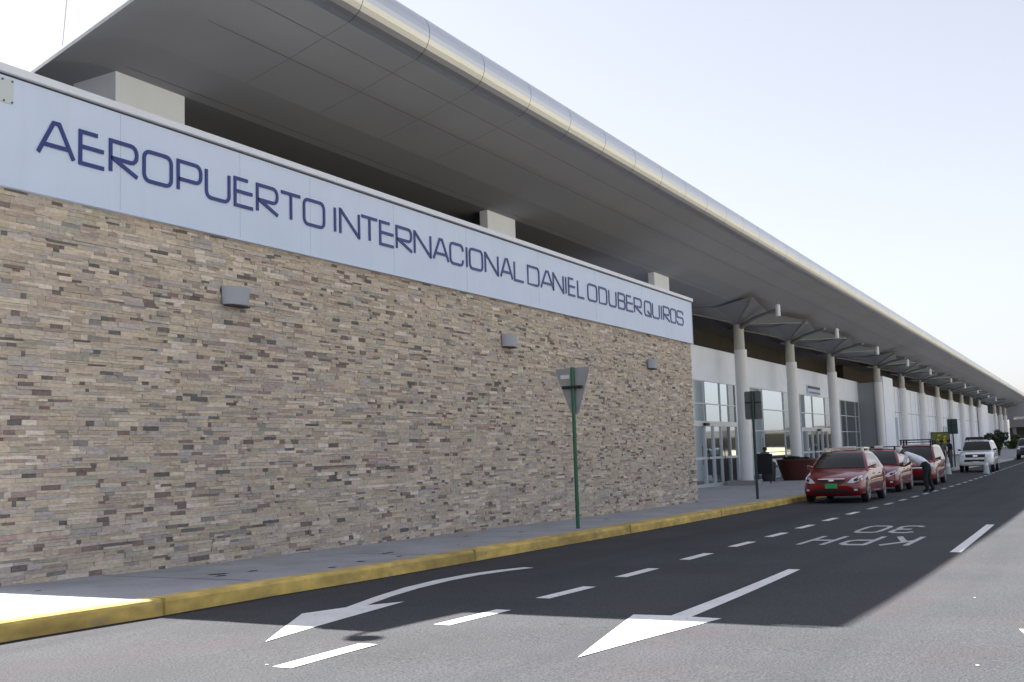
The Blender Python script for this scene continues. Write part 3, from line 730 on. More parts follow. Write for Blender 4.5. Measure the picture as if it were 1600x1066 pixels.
# ------------------------------------------------------------------ cars
def apply_mods(o):
    dg = bpy.context.evaluated_depsgraph_get(); ev = o.evaluated_get(dg)
    me = bpy.data.meshes.new_from_object(ev); o.modifiers.clear(); old = o.data; o.data = me; bpy.data.meshes.remove(old)
def car(P, label, cat, loc, paint, rack=None, group=None, taxi=False, name='parked_car', plate=None, rz=math.pi):
    root = thing(name, label, cat, loc, rz, group)
    st_ = P['st']; W = P['w']; R_ = P['wr']; ax = P['axles']
    # lower body
    T_ = catmull([Vector((s[0], s[1], s[2])) for s in st_], 4); U_ = catmull([Vector((s[0], s[3], s[4])) for s in st_], 4)
    m = MB(); rings = []
    for a, b_ in zip(T_, U_):
        x, zl, zs_ = a; zt, hw = b_.y, b_.z
        half = [(0, zl), (hw*.55, zl), (hw*.88, zl+.015), (hw*.975, zl+.07), (hw*.99, zl+(zs_-zl)*.25), (hw, zl+(zs_-zl)*.46), (hw*.988, zl+(zs_-zl)*.68), (hw*.962, zl+(zs_-zl)*.86), (hw*.935, zs_), (hw*.86, zs_+(zt-zs_)*.45), (hw*.55, zt-.012), (hw*.25, zt), (0, zt)]
        rings.append([(x, y, z_) for y, z_ in half]+[(x, -y, z_) for y, z_ in reversed(half[1:-1])])
    n = len(rings[0])
    for r in rings: m.v += r
    for i in range(len(rings)-1):
        for k in range(n): m.f.append((i*n+k, i*n+(k+1) % n, (i+1)*n+(k+1) % n, (i+1)*n+k)); m.m.append(0)
    m.f.append(tuple(range(n))); m.m.append(0); e0 = (len(rings)-1)*n; m.f.append(tuple(e0+k for k in reversed(range(n)))); m.m.append(0)
    body = m.build('body', [paint, 'black_trim'], root)
    # wheel arches
    cut = MB()
    for axx in ax:
        for s_ in (-1, 1):
            cut.tube([(axx, s_*(W/2-.24), R_), (axx, s_*(W/2+.2), R_)], R_+.055, 28)
    co_ = cut.build('cut', 'black_trim')
    md = body.modifiers.new('b', 'BOOLEAN'); md.object = co_; md.operation = 'DIFFERENCE'; md.solver = 'EXACT'
    try: md.material_mode = 'INDEX'
    except Exception: pass
    apply_mods(body); cm = co_.data; bpy.data.objects.remove(co_); bpy.data.meshes.remove(cm)
    me = body.data
    for p in me.polygons:
        c = p.center
        for axx in ax:
            if math.hypot(c.x-axx, c.z-R_) < R_+.06 and abs(c.y) < W/2-.015 and (abs(p.normal.y) > .9 or abs(math.hypot(c.x-axx, c.z-R_)-(R_+.055)) < .02): p.material_index = min(1, len(me.materials)-1)
    me.polygons.foreach_set('use_smooth', [True]*len(me.polygons)); me.set_sharp_from_angle(angle=rad(32))
    bvh = BVHTree.FromPolygons([v.co for v in me.vertices], [tuple(p.vertices) for p in me.polygons])
    # cabin
    zb, zr, wb, wt = P['belt'], P['roof'], P['wb'], P['wt']; A, B, C_, D_ = P['cab']   # x of screen base, roof front, roof rear, rear base
    prof = [(A, zb-.04), (A+(B-A)*.5, zb+(zr-zb)*.52), (B, zr-.045), (B-.25, zr-.01), ((B+C_)/2, zr+.012), (C_+.2, zr-.005), (C_, zr-.04), (C_+(D_-C_)*.5, zb+(zr-zb)*.55), (D_, zb-.04)]
    pc = catmull([Vector((x, 0, z_)) for x, z_ in prof], 4)
    def wat(z_): t = max(0, min(1, (z_-zb)/(zr-zb))); return wb+(wt-wb)*(t**1.15)
    m = MB(); rings = []
    for p in pc:
        h = max(p.z, zb-.04); ww = wat(h); rr_ = [(p.x, wb, zb-.05)]
        for k in range(1, 5): zz = zb-.05+(h-.05-(zb-.05))*k/4; rr_.append((p.x, wat(zz), zz))
        rr_ += [(p.x, ww*.965, h-.012), (p.x, ww*.85, h+.004), (p.x, ww*.45, h+.02), (p.x, 0, h+.026)]
        rings.append(rr_+[(x, -y, z_) for x, y, z_ in reversed(rr_[:-1])])
    n = len(rings[0])
    for r in rings: m.v += r
    for i in range(len(rings)-1):
        for k in range(n-1): m.f.append((i*n+k, i*n+k+1, (i+1)*n+k+1, (i+1)*n+k)); m.m.append(0)
    cabin = m.build('cabin', paint, root, smooth=45)
    # windscreen and rear window: follow the profile, inset from the pillars
    def screen(pts, name):
        g_ = MB(); nx = len(pts)
        for i in range(nx-1):
            for k in range(8):
                def q(p, t):
                    h = p.z; ww = wat(h)*.90; return (p.x+.012*(1 if p.x > 0 else -1), ww*t, h+.033-.022*t*t*1.1)
                a, c = -1+2*k/8, -1+2*(k+1)/8; g_.quad(q(pts[i], a), q(pts[i], c), q(pts[i+1], c), q(pts[i+1], a))
        return g_.build(name, 'car_glass', cabin, smooth=60)
    fr = [p for p in pc if p.x >= B+.03 and p.x < A-.03]; rr2 = [p for p in pc if p.x <= C_-.03 and p.x > D_+.05]
    if len(fr) > 1: screen(fr, 'windscreen')
    if len(rr2) > 1: screen(rr2, 'rear_window')
    # side windows
    for s_ in (-1, 1):
        for poly in P['side']:
            g_ = MB(); q = [(x, s_*(wat(z_)+.006), z_) for x, z_ in poly]; i0 = len(g_.v); g_.v += q; g_.f.append(tuple(range(len(q)))); g_.m.append(0)
            g_.build('side_window', 'car_glass', cabin)
    # things projected on to the front
    def front(poly, name, mt, off=.006, res=7, dirx=-1):
        bm = bmesh.new(); vs = [bm.verts.new((0, y, z_)) for y, z_ in poly]; bm.faces.new(vs)
        ys = [p[0] for p in poly]; zs__ = [p[1] for p in poly]
        for k in range(1, res):
            bmesh.ops.bisect_plane(bm, geom=bm.verts[:]+bm.edges[:]+bm.faces[:], plane_co=(0, min(ys)+(max(ys)-min(ys))*k/res, 0), plane_no=(0, 1, 0))
            bmesh.ops.bisect_plane(bm, geom=bm.verts[:]+bm.edges[:]+bm.faces[:], plane_co=(0, 0, min(zs__)+(max(zs__)-min(zs__))*k/res), plane_no=(0, 0, 1))
        for v in bm.verts:
            hit = bvh.ray_cast(Vector((-5*dirx, v.co.y, v.co.z)), Vector((dirx, 0, 0)))
            v.co.x = (hit[0].x if hit[0] else -P['st'][0][0]*dirx)-off*dirx
        me_ = bpy.data.meshes.new(name); bm.to_mesh(me_); bm.free(); me_.materials.append(MT[mt])
        me_.polygons.foreach_set('use_smooth', [True]*len(me_.polygons))
        o = bpy.data.objects.new(name, me_); COL.objects.link(o); o.parent = root; return o
    for (nm, mt, poly, mirror, off) in P['front']:
        front(poly, nm, mt, off)
        if mirror: front([(-y, z_) for y, z_ in poly], nm, mt, off)
    if plate: front(P['plate'], 'number_plate', plate, .02)
    for s_ in (-1, 1): front([(s_*P['w']*.30, P['tail'][0]), (s_*P['w']*.43, P['tail'][0]+.02), (s_*P['w']*.44, P['tail'][1]), (s_*P['w']*.32, P['tail'][1])], 'tail_light', 'taxi_red', .006, dirx=1)
    # wheels
    for axx in ax:
        for s_ in (-1, 1):
            wv = MB(); y1 = s_*(W/2-.015); y0 = s_*(W/2-.21)
            wv.lathe([(R_*.72, min(y0, y1)), (R_*.95, min(y0, y1)+.01), (R_, min(y0, y1)+.04), (R_, max(y0, y1)-.04), (R_*.95, max(y0, y1)-.01), (R_*.70, max(y0, y1))], (axx, 0, R_), 28, 0, 'y')
            wo = wv.build('wheel', 'rubber', root, smooth=40)
            rm = MB(); yy = y1+s_*.004
            for k in range(10):
                t0 = 2*math.pi*k/10; w_ = .16
                P4 = [(.04, t0-.9), (.04, t0+.9), (R_*.69, t0+w_), (R_*.69, t0-w_)]
                rm.hexa([(axx+r*math.cos(t), yy-s_*.012, R_+r*math.sin(t)) for r, t in P4]+[(axx+r*math.cos(t), yy+s_*.006, R_+r*math.sin(t)) for r, t in P4])
            for k in range(28):
                t0, t1 = 2*math.pi*k/28, 2*math.pi*(k+1)/28
                P4 = [(R_*.62, t0), (R_*.72, t0), (R_*.72, t1), (R_*.62, t1)]
                rm.hexa([(axx+r*math.cos(t), yy-s_*.02, R_+r*math.sin(t)) for r, t in P4]+[(axx+r*math.cos(t), yy+s_*.009, R_+r*math.sin(t)) for r, t in P4])
            rm.build('rim', 'alloy', wo)
    # mirrors
    for s_ in (-1, 1):
        mm = MB(); mx, mz = P['mirror']; mm.hexa([(mx-.05, s_*(wb-.03), mz-.02), (mx-.05, s_*(wb+.17), mz-.04), (mx+.08, s_*(wb+.14), mz-.03), (mx+.1, s_*(wb-.03), mz-.02), (mx-.05, s_*(wb-.03), mz+.03), (mx-.05, s_*(wb+.18), mz+.1), (mx+.06, s_*(wb+.14), mz+.09), (mx+.08, s_*(wb-.03), mz+.03)])
        mm.build('wing_mirror', P.get('mirror_mat', paint), root, bevel=.015)
    # door seams, sills, handles
    for s_ in (-1, 1):
        sm = MB()
        def sidey(x, z_):
            h = bvh.ray_cast(Vector((x, s_*3, z_)), Vector((0, -s_, 0))); return (h[0].y if h[0] else s_*W/2)+s_*.002
        for xs_ in P['seams']:
            zz = [P['st'][3][1]+.12+k*(zb-.03-P['st'][3][1]-.12)/8 for k in range(9)]
            for a, c in zip(zz, zz[1:]): sm.quad((xs_-.006, sidey(xs_, a), a), (xs_+.006, sidey(xs_, a), a), (xs_+.006, sidey(xs_, c), c), (xs_-.006, sidey(xs_, c), c))
        sm.build('door_seam', 'black_trim', root)
        hm = MB()
        for xs_ in P['seams'][1:]:
            yq = sidey(xs_+.16, zb-.13); hm.box(xs_+.06, min(yq, yq+s_*.025), zb-.145, xs_+.26, max(yq, yq+s_*.025), zb-.115)
        hm.build('door_handle', paint, root, bevel=.008)
    if rack:
        rk = MB(); z0 = zr+.015; xa, xb = rack['x']; hh = rack['h']; ww = wt*.9
        for x in rack['bars']: rk.beam((x, -ww-.05, z0+hh), (x, ww+.05, z0+hh), .05, .035)
        for y in (-ww, ww):
            if rack.get('rails'): rk.beam((xa, y, z0+hh), (xb, y, z0+hh), .04, .04)
            for x in rack['bars']: rk.beam((x, y, z0-.04), (x, y, z0+hh), .06, .05, up=Vector((1, 0, 0)))
        if rack.get('double'):
            for x in rack['bars']: rk.beam((x, -ww+.03, z0+hh-.1), (x, ww-.03, z0+hh-.1), .03, .025)
        rk.build('roof_rack', rack['m'], root)
        if rack.get('pad'):
            MB().box(*rack['pad']).build('roof_pad', rack['padm'], root, bevel=.015)
    return root

SEDAN = dict(w=1.775, wr=.315, axles=(1.38, -1.27), belt=.93, roof=1.47, wb=.83, wt=.60, cab=(1.12, .30, -1.02, -1.78),
    st=[(2.25, .40, .52, .60, .48), (2.22, .26, .58, .66, .66), (2.10, .19, .64, .74, .79), (1.75, .19, .72, .84, .865), (1.3, .2, .81, .92, .885), (.9, .2, .88, .965, .8875), (-.2, .2, .92, .97, .8875), (-1.2, .2, .93, 1.0, .885), (-1.8, .22, .94, 1.03, .85), (-2.12, .27, .9, 1.0, .77), (-2.25, .4, .74, .86, .6)],
    side=[[(.80, .965), (.22, .965), (.20, 1.385), (.30, 1.38)], [(.10, .965), (-.72, .97), (-.74, 1.385), (.10, 1.40)], [(-.80, .975), (-1.28, .985), (-.98, 1.32), (-.81, 1.38)]],
    front=[('headlight', 'headlight', [(.44, .56), (.60, .55), (.80, .64), (.84, .74), (.76, .76), (.56, .68)], True, .008),
           ('lens', 'black_trim', [(.62, .60), (.70, .61), (.74, .66), (.68, .69), (.62, .66)], True, .012),
           ('grille', 'black_trim', [(-.36, .58), (.36, .58), (.40, .66), (-.40, .66)], False, .008),
           ('grille_bar', 'chrome', [(-.38, .665), (.38, .665), (.36, .682), (-.36, .682)], False, .012),
               ('badge', 'chrome', [(-.07, .605), (.07, .605), (.07, .65), (-.07, .65)], False, .016),
           ('lower_intake', 'black_trim', [(-.55, .27), (.55, .27), (.44, .37), (-.44, .37)], False, .006),
           ('fog_recess', 'black_trim', [(.56, .31), (.76, .33), (.76, .42), (.60, .40)], True, .006),
           ('fog_lamp', 'headlight', [(.62, .335), (.71, .345), (.71, .395), (.62, .39)], True, .012)],
    plate=[(-.17, .41), (.17, .41), (.17, .54), (-.17, .54)], tail=(.62, .82), mirror=(.72, .98), seams=(.92, .14, -.82))
HATCH = dict(SEDAN, roof=1.50, cab=(1.16, .34, -1.45, -2.12), side=[[(.84, .965), (.24, .965), (.22, 1.41), (.32, 1.41)], [(.12, .965), (-.76, .97), (-.78, 1.42), (.12, 1.43)], [(-.84, .975), (-1.6, .99), (-1.45, 1.3), (-.86, 1.42)]],
    st=[(2.12, .40, .55, .62, .48), (2.08, .26, .62, .70, .66), (1.95, .19, .68, .78, .79), (1.65, .19, .76, .87, .865), (1.3, .2, .84, .94, .885), (.9, .2, .9, .975, .8875), (-.2, .2, .93, .98, .8875), (-1.2, .2, .94, 1.0, .885), (-1.7, .22, .95, 1.03, .86), (-2.05, .27, .93, 1.03, .79), (-2.15, .4, .8, .92, .7)], axles=(1.3, -1.25))
VAN = dict(w=1.80, wr=.325, axles=(1.30, -1.35), belt=1.0, roof=1.66, wb=.85, wt=.66, cab=(1.42, .55, -1.85, -2.12), mirror_mat='black_trim',
    st=[(2.18, .42, .60, .70, .5), (2.14, .28, .68, .78, .68), (2.0, .2, .76, .88, .80), (1.7, .2, .86, .97, .87), (1.3, .2, .94, 1.03, .89), (.9, .2, .98, 1.05, .9), (-.2, .2, 1.0, 1.05, .9), (-1.2, .2, 1.0, 1.05, .89), (-1.8, .22, 1.0, 1.06, .87), (-2.08, .27, 1.0, 1.06, .82), (-2.18, .4, .9, 1.0, .74)],
    side=[[(1.12, 1.04), (.42, 1.04), (.42, 1.56), (.60, 1.56)], [(.32, 1.04), (-.60, 1.04), (-.62, 1.58), (.32, 1.58)], [(-.70, 1.04), (-1.75, 1.06), (-1.66, 1.5), (-.72, 1.58)]],
    front=[('headlight', 'headlight', [(.48, .70), (.64, .68), (.82, .76), (.84, .9), (.74, .9), (.54, .80)], True, .008),
           ('grille', 'black_trim', [(-.40, .66), (.40, .66), (.44, .78), (-.44, .78)], False, .008),
           ('grille_bar', 'chrome', [(-.42, .70), (.42, .70), (.42, .73), (-.42, .73)], False, .012),
           ('lower_intake', 'black_trim', [(-.5, .3), (.5, .3), (.42, .44), (-.42, .44)], False, .006),
           ('fog_lamp', 'headlight', [(.6, .37), (.72, .38), (.72, .45), (.6, .44)], True, .008)],
    plate=[(-.17, .5), (.17, .5), (.17, .61), (-.17, .61)], tail=(.75, 1.1), mirror=(1.0, 1.06), seams=(1.15, .35, -.68))
SUV = dict(w=1.88, wr=.385, axles=(1.42, -1.38), belt=1.18, roof=1.80, wb=.87, wt=.68, cab=(1.15, .50, -2.0, -2.3), mirror_mat='black_trim',
    st=[(2.36, .55, .72, .82, .62), (2.33, .42, .86, .98, .78), (2.2, .36, .96, 1.08, .88), (1.8, .36, 1.06, 1.17, .93), (1.3, .36, 1.12, 1.21, .94), (.9, .36, 1.16, 1.23, .94), (-.2, .36, 1.18, 1.23, .94), (-1.2, .36, 1.18, 1.23, .94), (-1.9, .38, 1.18, 1.23, .92), (-2.25, .45, 1.16, 1.22, .88), (-2.38, .55, 1.0, 1.12, .8)],
    side=[[(.86, 1.22), (.30, 1.22), (.30, 1.70), (.52, 1.70)], [(.20, 1.22), (-.66, 1.22), (-.68, 1.71), (.20, 1.71)], [(-.76, 1.22), (-1.95, 1.24), (-1.85, 1.62), (-.78, 1.71)]],
    front=[('headlight', 'headlight', [(.58, .86), (.84, .88), (.86, 1.02), (.60, 1.02)], True, .008),
           ('grille', 'black_trim', [(-.50, .84), (.50, .84), (.54, 1.02), (-.54, 1.02)], False, .008),
           ('badge', 'chrome', [(-.12, .89), (.12, .89), (.12, .97), (-.12, .97)], False, .016),
           ('lower_intake', 'black_trim', [(-.62, .60), (.62, .60), (.56, .72), (-.56, .72)], False, .008)],
    plate=[(-.18, .52), (.18, .52), (.18, .62), (-.18, .62)], tail=(.95, 1.3), mirror=(.8, 1.24), seams=(1.0, .25, -.72))
TG = 'red taxis waiting at the kerb'
c1 = car(SEDAN, 'red taxi sedan with green number plate, first of the waiting taxis', 'car', (34.25, 6.62, road(33.5)), 'taxi_red', taxi=True, plate='plate_green', name='taxi', group=TG,
    rack=dict(x=(.2, -.9), h=.07, bars=(.15, -.75), m='chrome', rails=True, pad=(.02, -.12, 1.5, .16, .34, 1.60), padm='plate_white'))
c2 = car(HATCH, 'red taxi second in the line, white shirted man bending at its side', 'car', (42.3, 6.92, road(42)), 'taxi_red_hatch', taxi=True, name='taxi', group=TG, plate='plate_white',
    rack=dict(x=(.2, -1.2), h=.08, bars=(.1, -.9), m='black_trim', rails=True, pad=(.1, -.15, 1.54, .25, .15, 1.64), padm='plate_white'))
c3 = car(VAN, 'taller red taxi van with black roof rack, third in the line', 'car', (50.0, 6.62, road(50)), 'taxi_red', taxi=True, name='taxi', group=TG,
    rack=dict(x=(.6, -1.6), h=.2, bars=(.5, -.3, -1.1), m='black_trim', rails=True, double=True))
c4 = car(SUV, 'white off road car with dark light bar on its roof, parked behind the taxis', 'car', (70.0, 5.9, road(70)), 'paint_white', name='off_road_car', plate='plate_white',
    rack=dict(x=(.5, -1.5), h=.08, bars=(.3, -1.2), m='black_trim', rails=True, pad=(.15, -.6, 1.84, .45, .35, 2.0), padm='black_trim'))
c5 = car(SUV, 'dark blue off road car at the right edge, farthest along the kerb', 'car', (106.3, 4.9, road(105)), 'paint_dark', name='off_road_car', plate='plate_white')
for c_, h in ((c1, -.013), (c2, -.009), (c3, -.008)): c_.rotation_euler = (0, 0, math.pi); c_.rotation_euler.y = h
# interior hint in the plates: lettering bars are unreadable in the picture, a darker block only
# ------------------------------------------------------------------ people
def person(J, Rd, E_, label, loc, rz, mats, hair='hair', cap=False, group=None):
    """J joints, Rd radii, E_ edges (a, b, material index); one continuous skinned body"""
    root = thing('person', label, 'person', loc, rz, group)
    names = list(J); idx = {n_: i for i, n_ in enumerate(names)}
    me = bpy.data.meshes.new('body'); me.from_pydata([J[n_] for n_ in names], [(idx[a], idx[b_]) for a, b_, _ in E_], [])
    o = bpy.data.objects.new('body', me); COL.objects.link(o); o.parent = root
    o.modifiers.new('s', 'SKIN')
    for n_ in names: me.skin_vertices[0].data[idx[n_]].radius = (Rd[n_], Rd[n_]) if not isinstance(Rd[n_], tuple) else Rd[n_]
    me.skin_vertices[0].data[0].use_root = True
    sb = o.modifiers.new('u', 'SUBSURF'); sb.levels = 2; sb.render_levels = 2
    apply_mods(o); me = o.data; me.materials.clear()
    for mm in mats: me.materials.append(MT[mm])
    segs = [(Vector(J[a]), Vector(J[b_]), k) for a, b_, k in E_]
    for p in me.polygons:
        c = p.center; best = 9
        for a, b_, k in segs:
            d = b_-a; t = max(0, min(1, (c-a).dot(d)/d.length_squared)); q = (a+d*t-c).length
            if q < best-1e-4: best = q; p.material_index = k
        p.use_smooth = True
    hd = Vector(J['head']); nk = Vector(J['neck']); upv = (hd-nk).normalized()
    # hair or cap shell over the crown
    hb = bmesh.new(); bmesh.ops.create_uvsphere(hb, u_segments=16, v_segments=10, radius=.124)
    bmesh.ops.delete(hb, geom=[v for v in hb.verts if v.co.z < (-.075 if cap else -.03)], context='VERTS')
    if cap:
        r = bmesh.ops.create_cube(hb, size=1); 
        for v in r['verts']: v.co = Vector((v.co.x*.12+.13, v.co.y*.13, v.co.z*.012+.01))
    hme = bpy.data.meshes.new('hair'); hb.to_mesh(hme); hb.free(); hme.materials.append(MT['cap' if cap else hair])
    hme.polygons.foreach_set('use_smooth', [True]*len(hme.polygons))
    ho = bpy.data.objects.new('cap' if cap else 'hair', hme); COL.objects.link(ho); ho.parent = root
    ho.location = hd+upv*(.055 if cap else .035); ho.rotation_euler = upv.to_track_quat('Z', 'X').to_euler()
    return root
def fingers(J, Rd, E_, hand, d, side_, mi, pre):
    d = Vector(d).normalized(); s_ = Vector(side_).normalized(); h = Vector(J[hand])
    for k, off in enumerate((-.03, -.01, .01, .03)):
        a, b_ = pre+'f%da' % k, pre+'f%db' % k
        J[a] = tuple(h+d*.05+s_*off); J[b_] = tuple(h+d*(.105-.006*abs(k-1.4))+s_*off*1.1)
        Rd[a] = .011; Rd[b_] = .008; E_.append((hand, a, mi)); E_.append((a, b_, mi))
    a = pre+'t'; J[a] = tuple(h+d*.03+s_*.065); Rd[a] = .011; E_.append((hand, a, mi))
# the man bending towards the taxi window; local +x is where he faces
J = {'pelvis': (0, 0, .93), 'spine': (.24, 0, 1.10), 'chest': (.50, 0, 1.27), 'neck': (.70, 0, 1.36), 'head': (.84, 0, 1.43), 'crown': (.93, 0, 1.47), 'nose': (.92, 0, 1.37),
     'lsh': (.58, .19, 1.30), 'lel': (.68, .25, 1.02), 'lwr': (.86, .2, .94), 'lha': (.93, .18, .95),
     'rsh': (.58, -.19, 1.30), 'rel': (.62, -.27, 1.02), 'rwr': (.80, -.2, .90), 'rha': (.87, -.18, .90),
     'lhp': (-.01, .1, .88), 'lkn': (.05, .12, .48), 'lan': (-.03, .13, .09), 'lto': (.14, .14, .04),
     'rhp': (-.01, -.1, .88), 'rkn': (.0, -.13, .48), 'ran': (-.14, -.15, .09), 'rto': (.03, -.16, .04)}
Rd = dict(pelvis=.17, spine=.175, chest=(.19, .17), neck=.06, head=.10, crown=.07, nose=.022, lsh=.075, lel=.05, lwr=.035, lha=.035, rsh=.075, rel=.05, rwr=.035, rha=.035,
          lhp=.125, lkn=.09, lan=.07, lto=.04, rhp=.125, rkn=.09, ran=.07, rto=.04)
Eb = [('pelvis', 'spine', 0), ('spine', 'chest', 0), ('chest', 'neck', 0), ('neck', 'head', 2), ('head', 'crown', 2), ('head', 'nose', 2), ('chest', 'lsh', 0), ('lsh', 'lel', 0), ('lel', 'lwr', 2), ('lwr', 'lha', 2),
      ('chest', 'rsh', 0), ('rsh', 'rel', 0), ('rel', 'rwr', 2), ('rwr', 'rha', 2), ('pelvis', 'lhp', 1), ('lhp', 'lkn', 1), ('lkn', 'lan', 1), ('lan', 'lto', 3), ('pelvis', 'rhp', 1), ('rhp', 'rkn', 1), ('rkn', 'ran', 1), ('ran', 'rto', 3)]
E1 = list(Eb); fingers(J, Rd, E1, 'lha', (1, -.1, 0), (0, 0, 1), 2, 'l'); fingers(J, Rd, E1, 'rha', (1, .1, 0), (0, 0, 1), 2, 'r')
person(J, Rd, E1, 'man in white shirt and dark trousers bending towards the second taxi', (40.6, 5.12, road(40.6)), rad(80), ['shirt_white', 'trousers_dark', 'skin', 'shoe'], cap=True)
def stander(label, loc, rz, mats, dy=.0, h=1.0):
    J = {'pelvis': (0, 0, .95), 'spine': (.01, 0, 1.12), 'chest': (.0, 0, 1.32), 'neck': (.0, 0, 1.49), 'head': (.03, 0, 1.60), 'crown': (.02, 0, 1.68), 'nose': (.12, 0, 1.60),
         'lsh': (0, .19, 1.42), 'lel': (-.03, .25, 1.13), 'lwr': (.10, .24, .92), 'lha': (.14, .23, .86), 'rsh': (0, -.19, 1.42), 'rel': (-.04, -.26, 1.13), 'rwr': (.08, -.24, .91), 'rha': (.12, -.24, .84),
         'lhp': (0, .1, .90), 'lkn': (.03, .12, .5), 'lan': (-.02, .13, .09), 'lto': (.14, .15, .04), 'rhp': (0, -.1, .90), 'rkn': (.05, -.12, .5), 'ran': (.04, -.14, .09), 'rto': (.2, -.16, .04)}
    R2 = dict(Rd)
    for k in list(R2):
        if k not in J: del R2[k]
    E2 = list(Eb); fingers(J, R2, E2, 'lha', (.3, 0, -1), (1, 0, .2), 2, 'l'); fingers(J, R2, E2, 'rha', (.3, 0, -1), (1, 0, .2), 2, 'r')
    R2['spine'] = (.15, .12); R2['chest'] = (.17, .13); o = person(J, R2, E2, label, loc, rz, mats); o.scale = (h, h, h); return o
stander('person in dark top standing under the green and yellow poster', (72.6, 8.2, side(72)), rad(200), ['shirt_grey', 'trousers_dark', 'skin', 'shoe'])
stander('person in navy top and grey trousers beside the far sign post', (73.4, 7.82, side(73)), rad(120), ['shirt_navy', 'shirt_grey', 'skin', 'shoe'])
stander('person in dark clothes waiting between the notice board and the red planter', (52.9, 14.0, side(52)), rad(210), ['shirt_grey', 'trousers_dark', 'skin', 'shoe'], h=.93)

# ------------------------------------------------------------------ street furniture
pz = side(54)
pt = thing('planter', 'large dark red bowl planter on the sidewalk behind the first taxi', 'planter', (54.0, 12.72, pz))
MB().lathe([(.66, 0), (.70, .02), (.86, .5), (.98, .92), (1.0, .95), (1.0, 1.02), (.93, 1.02), (.9, .95)], n=36).build('bowl', 'planter_red', pt, smooth=30)
MB().lathe([(.9, .94), (.01, .97)], n=24).build('soil', 'soil', pt)
def leaves(n, c, r, size, mname, name, parent, seed=1, flat=.7, trunks=None):
    rnd = random.Random(seed); m = MB()
    cl = [(rnd.gauss(0, .45), rnd.gauss(0, .45), rnd.gauss(0, .45), rnd.uniform(.25, .55)) for _ in range(max(6, n//110))]
    for i in range(n):
        q = rnd.choice(cl); v = Vector((rnd.gauss(0, 1), rnd.gauss(0, 1), rnd.gauss(0, 1))).normalized()*q[3]*rnd.uniform(.7, 1.05)
        p = Vector((c[0]+(q[0]+v.x)*r[0], c[1]+(q[1]+v.y)*r[1], c[2]+(q[2]+v.z)*r[2])); a = Vector((rnd.gauss(0, 1), rnd.gauss(0, 1), rnd.gauss(0, flat))).normalized(); b_ = a.cross(Vector((rnd.gauss(0, 1), rnd.gauss(0, 1), rnd.gauss(0, 1)))).normalized(); s_ = size*rnd.uniform(.6, 1.3)
        m.quad(p-a*s_, p-b_*s_*.45, p+a*s_, p+b_*s_*.45)
    return m.build(name, mname, parent)
leaves(420, (0, 0, 1.04), (.62, .62, .10), .09, 'leaf_dark', 'foliage', pt, 3)
nb = thing('notice_board', 'black notice board on two thin legs beside the first white column', 'board', (49.4, 13.15, side(49.4)), rad(-5))
MB().box(-.04, -.42, .42, .04, .40, 1.32).build('panel', 'board_black', nb, bevel=.01)
MB().tube([(0, -.3, 0), (0, -.3, .45)], .03, 8).build('leg', 'black_trim', nb); MB().tube([(0, .28, 0), (0, .28, .45)], .03, 8).build('leg', 'black_trim', nb)
tb = thing('litter_bin', 'dark litter bin left of the red planter', 'bin', (52.6, 13.75, side(52.6)))
MB().lathe([(.26, 0), (.27, .02), (.33, .82), (.34, .86), (.30, .9), (.12, 1.0), (.02, 1.02)], n=24).build('bin_body', 'bin_dark', tb, smooth=35)
# poster stand
ps = thing('poster_stand', 'framed green and yellow poster behind the third taxi', 'poster', (75.0, 8.5, side(75)))
MB().box(-.05, -.56, 1.32, .05, .56, 2.24).build('frame', 'board_black', ps)
pm = MB(); rnd = random.Random(5)
pm.box(-.056, -.5, 1.38, -.051, .5, 2.18, 0)
for k in range(26):
    y0 = rnd.uniform(-.36, .36); z0 = rnd.uniform(1.5, 2.0); n = 8; i0 = len(pm.v); rr_ = rnd.uniform(.04, .13); xx_ = -.057-.0006*k
    pm.v += [(xx_, y0+rr_*rnd.uniform(.6, 1.1)*math.cos(2*math.pi*j/n), z0+.06+rr_*.6*rnd.uniform(.6, 1.1)*math.sin(2*math.pi*j/n)) for j in range(n)]; pm.f.append(tuple(range(i0, i0+n))); pm.m.append(rnd.choice([1, 1, 2, 0]))
pm.build('poster', ['poster_green', 'poster_yellow', 'poster_dark'], ps)
MB().tube([(0, -.48, 0), (0, -.48, 1.33)], .05, 8).build('leg', 'board_black', ps); MB().tube([(0, .48, 0), (0, .48, 1.33)], .05, 8).build('leg', 'board_black', ps)
def cone(x, y, lab):
    o = thing('traffic_cone', lab, 'cone', (x, y, road(x)), group='pale cones by the white car')
    MB().box(-.2, -.2, 0, .2, .2, .035).build('base', 'cone_base', o, bevel=.01)
    MB().lathe([(.16, .035), (.06, .88), (.045, .93), (.02, .95)], n=20).build('cone_body', 'cone_pale', o, smooth=40)
    MB().lathe([(.118, .45), (.098, .62)], n=20).build('sleeve', 'decal_white', o, smooth=40)
cone(63.8, 6.95, 'pale cone standing at the kerb between the third taxi and the white car')
cone(64.0, 5.07, 'pale cone standing in front of the white off road car')
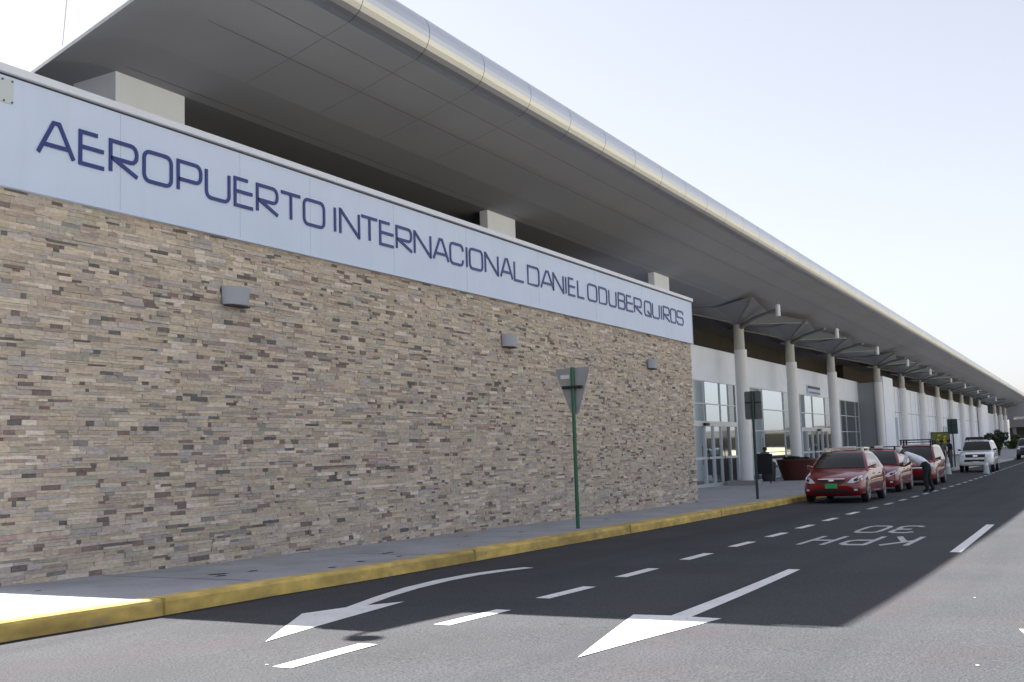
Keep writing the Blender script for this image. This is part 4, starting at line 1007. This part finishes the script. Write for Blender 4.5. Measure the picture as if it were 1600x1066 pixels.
sc_ = thing('suitcase', 'dark wheeled suitcase beside the person in navy', 'suitcase', (70.5, 7.72, side(70)), rad(20))
MB().box(-.14, -.22, .05, .14, .22, .68).build('shell', 'suitcase', sc_, bevel=.03)
MB().beam((-.1, -.12, .68), (-.1, -.12, 1.0), .02, .02).beam((-.1, .12, .68), (-.1, .12, 1.0), .02, .02).beam((-.1, -.13, 1.0), (-.1, .13, 1.0), .03, .02).build('handle', 'black_trim', sc_)

# ------------------------------------------------------------------ plants
def shrub(x, y, zg, h, r, lab, seed, mname='leaf', n=1500, size=.16, trunk=True, nm='shrub', cat='shrub', group=None):
    o = thing(nm, lab, cat, (x, y, zg), group=group); t = MB(); rnd = random.Random(seed)
    for k in range(5 if trunk else 3):
        a = rnd.uniform(0, 6.28); t.tube([(0, 0, 0), (.12*r*math.cos(a), .12*r*math.sin(a), h*.35), (.5*r*math.cos(a), .5*r*math.sin(a), h*.7)], [.05*h/2, .035*h/2, .012*h], 7)
    t.build('trunk', 'bark', o)
    leaves(n, (0, 0, h*.62), (r*.8, r*.8, h*.36), size, mname, 'foliage', o, seed)
    return o
PG = 'dark shrubs at the far end of the sidewalk'
shrub(112, 8.3, -.42, 2.3, 1.0, 'tall dark shrub right behind the white off road car', 11, 'leaf_dark', group=PG)
shrub(104, 7.6, -.42, 2.3, 1.0, 'lower dark shrub beside the white car mirror', 12, 'leaf_dark', 1200, .12, group=PG)
shrub(120, 8.2, -.42, 2.6, 1.0, 'dark shrub just left of the far dark car', 13, 'leaf_dark', group=PG)
shrub(132, 7.2, -.42, 1.9, 1.3, 'broad green shrub beyond the far dark car', 14, 'leaf', group=PG)
# across the road (mirrored in the glass and in the cars)
rnd = random.Random(9)
for k in range(15):
    x = -30+k*14+rnd.uniform(-3, 3); y = -34-rnd.uniform(0, 14)
    o = shrub(x, y, .4, rnd.uniform(3.5, 6), rnd.uniform(2.2, 3.4), 'dark leafy tree on the dry grass across the road', 30+k, 'leaf_dark' if k % 2 else 'leaf', 700, .45, nm='tree', cat='tree', group='trees across the road, behind the camera')
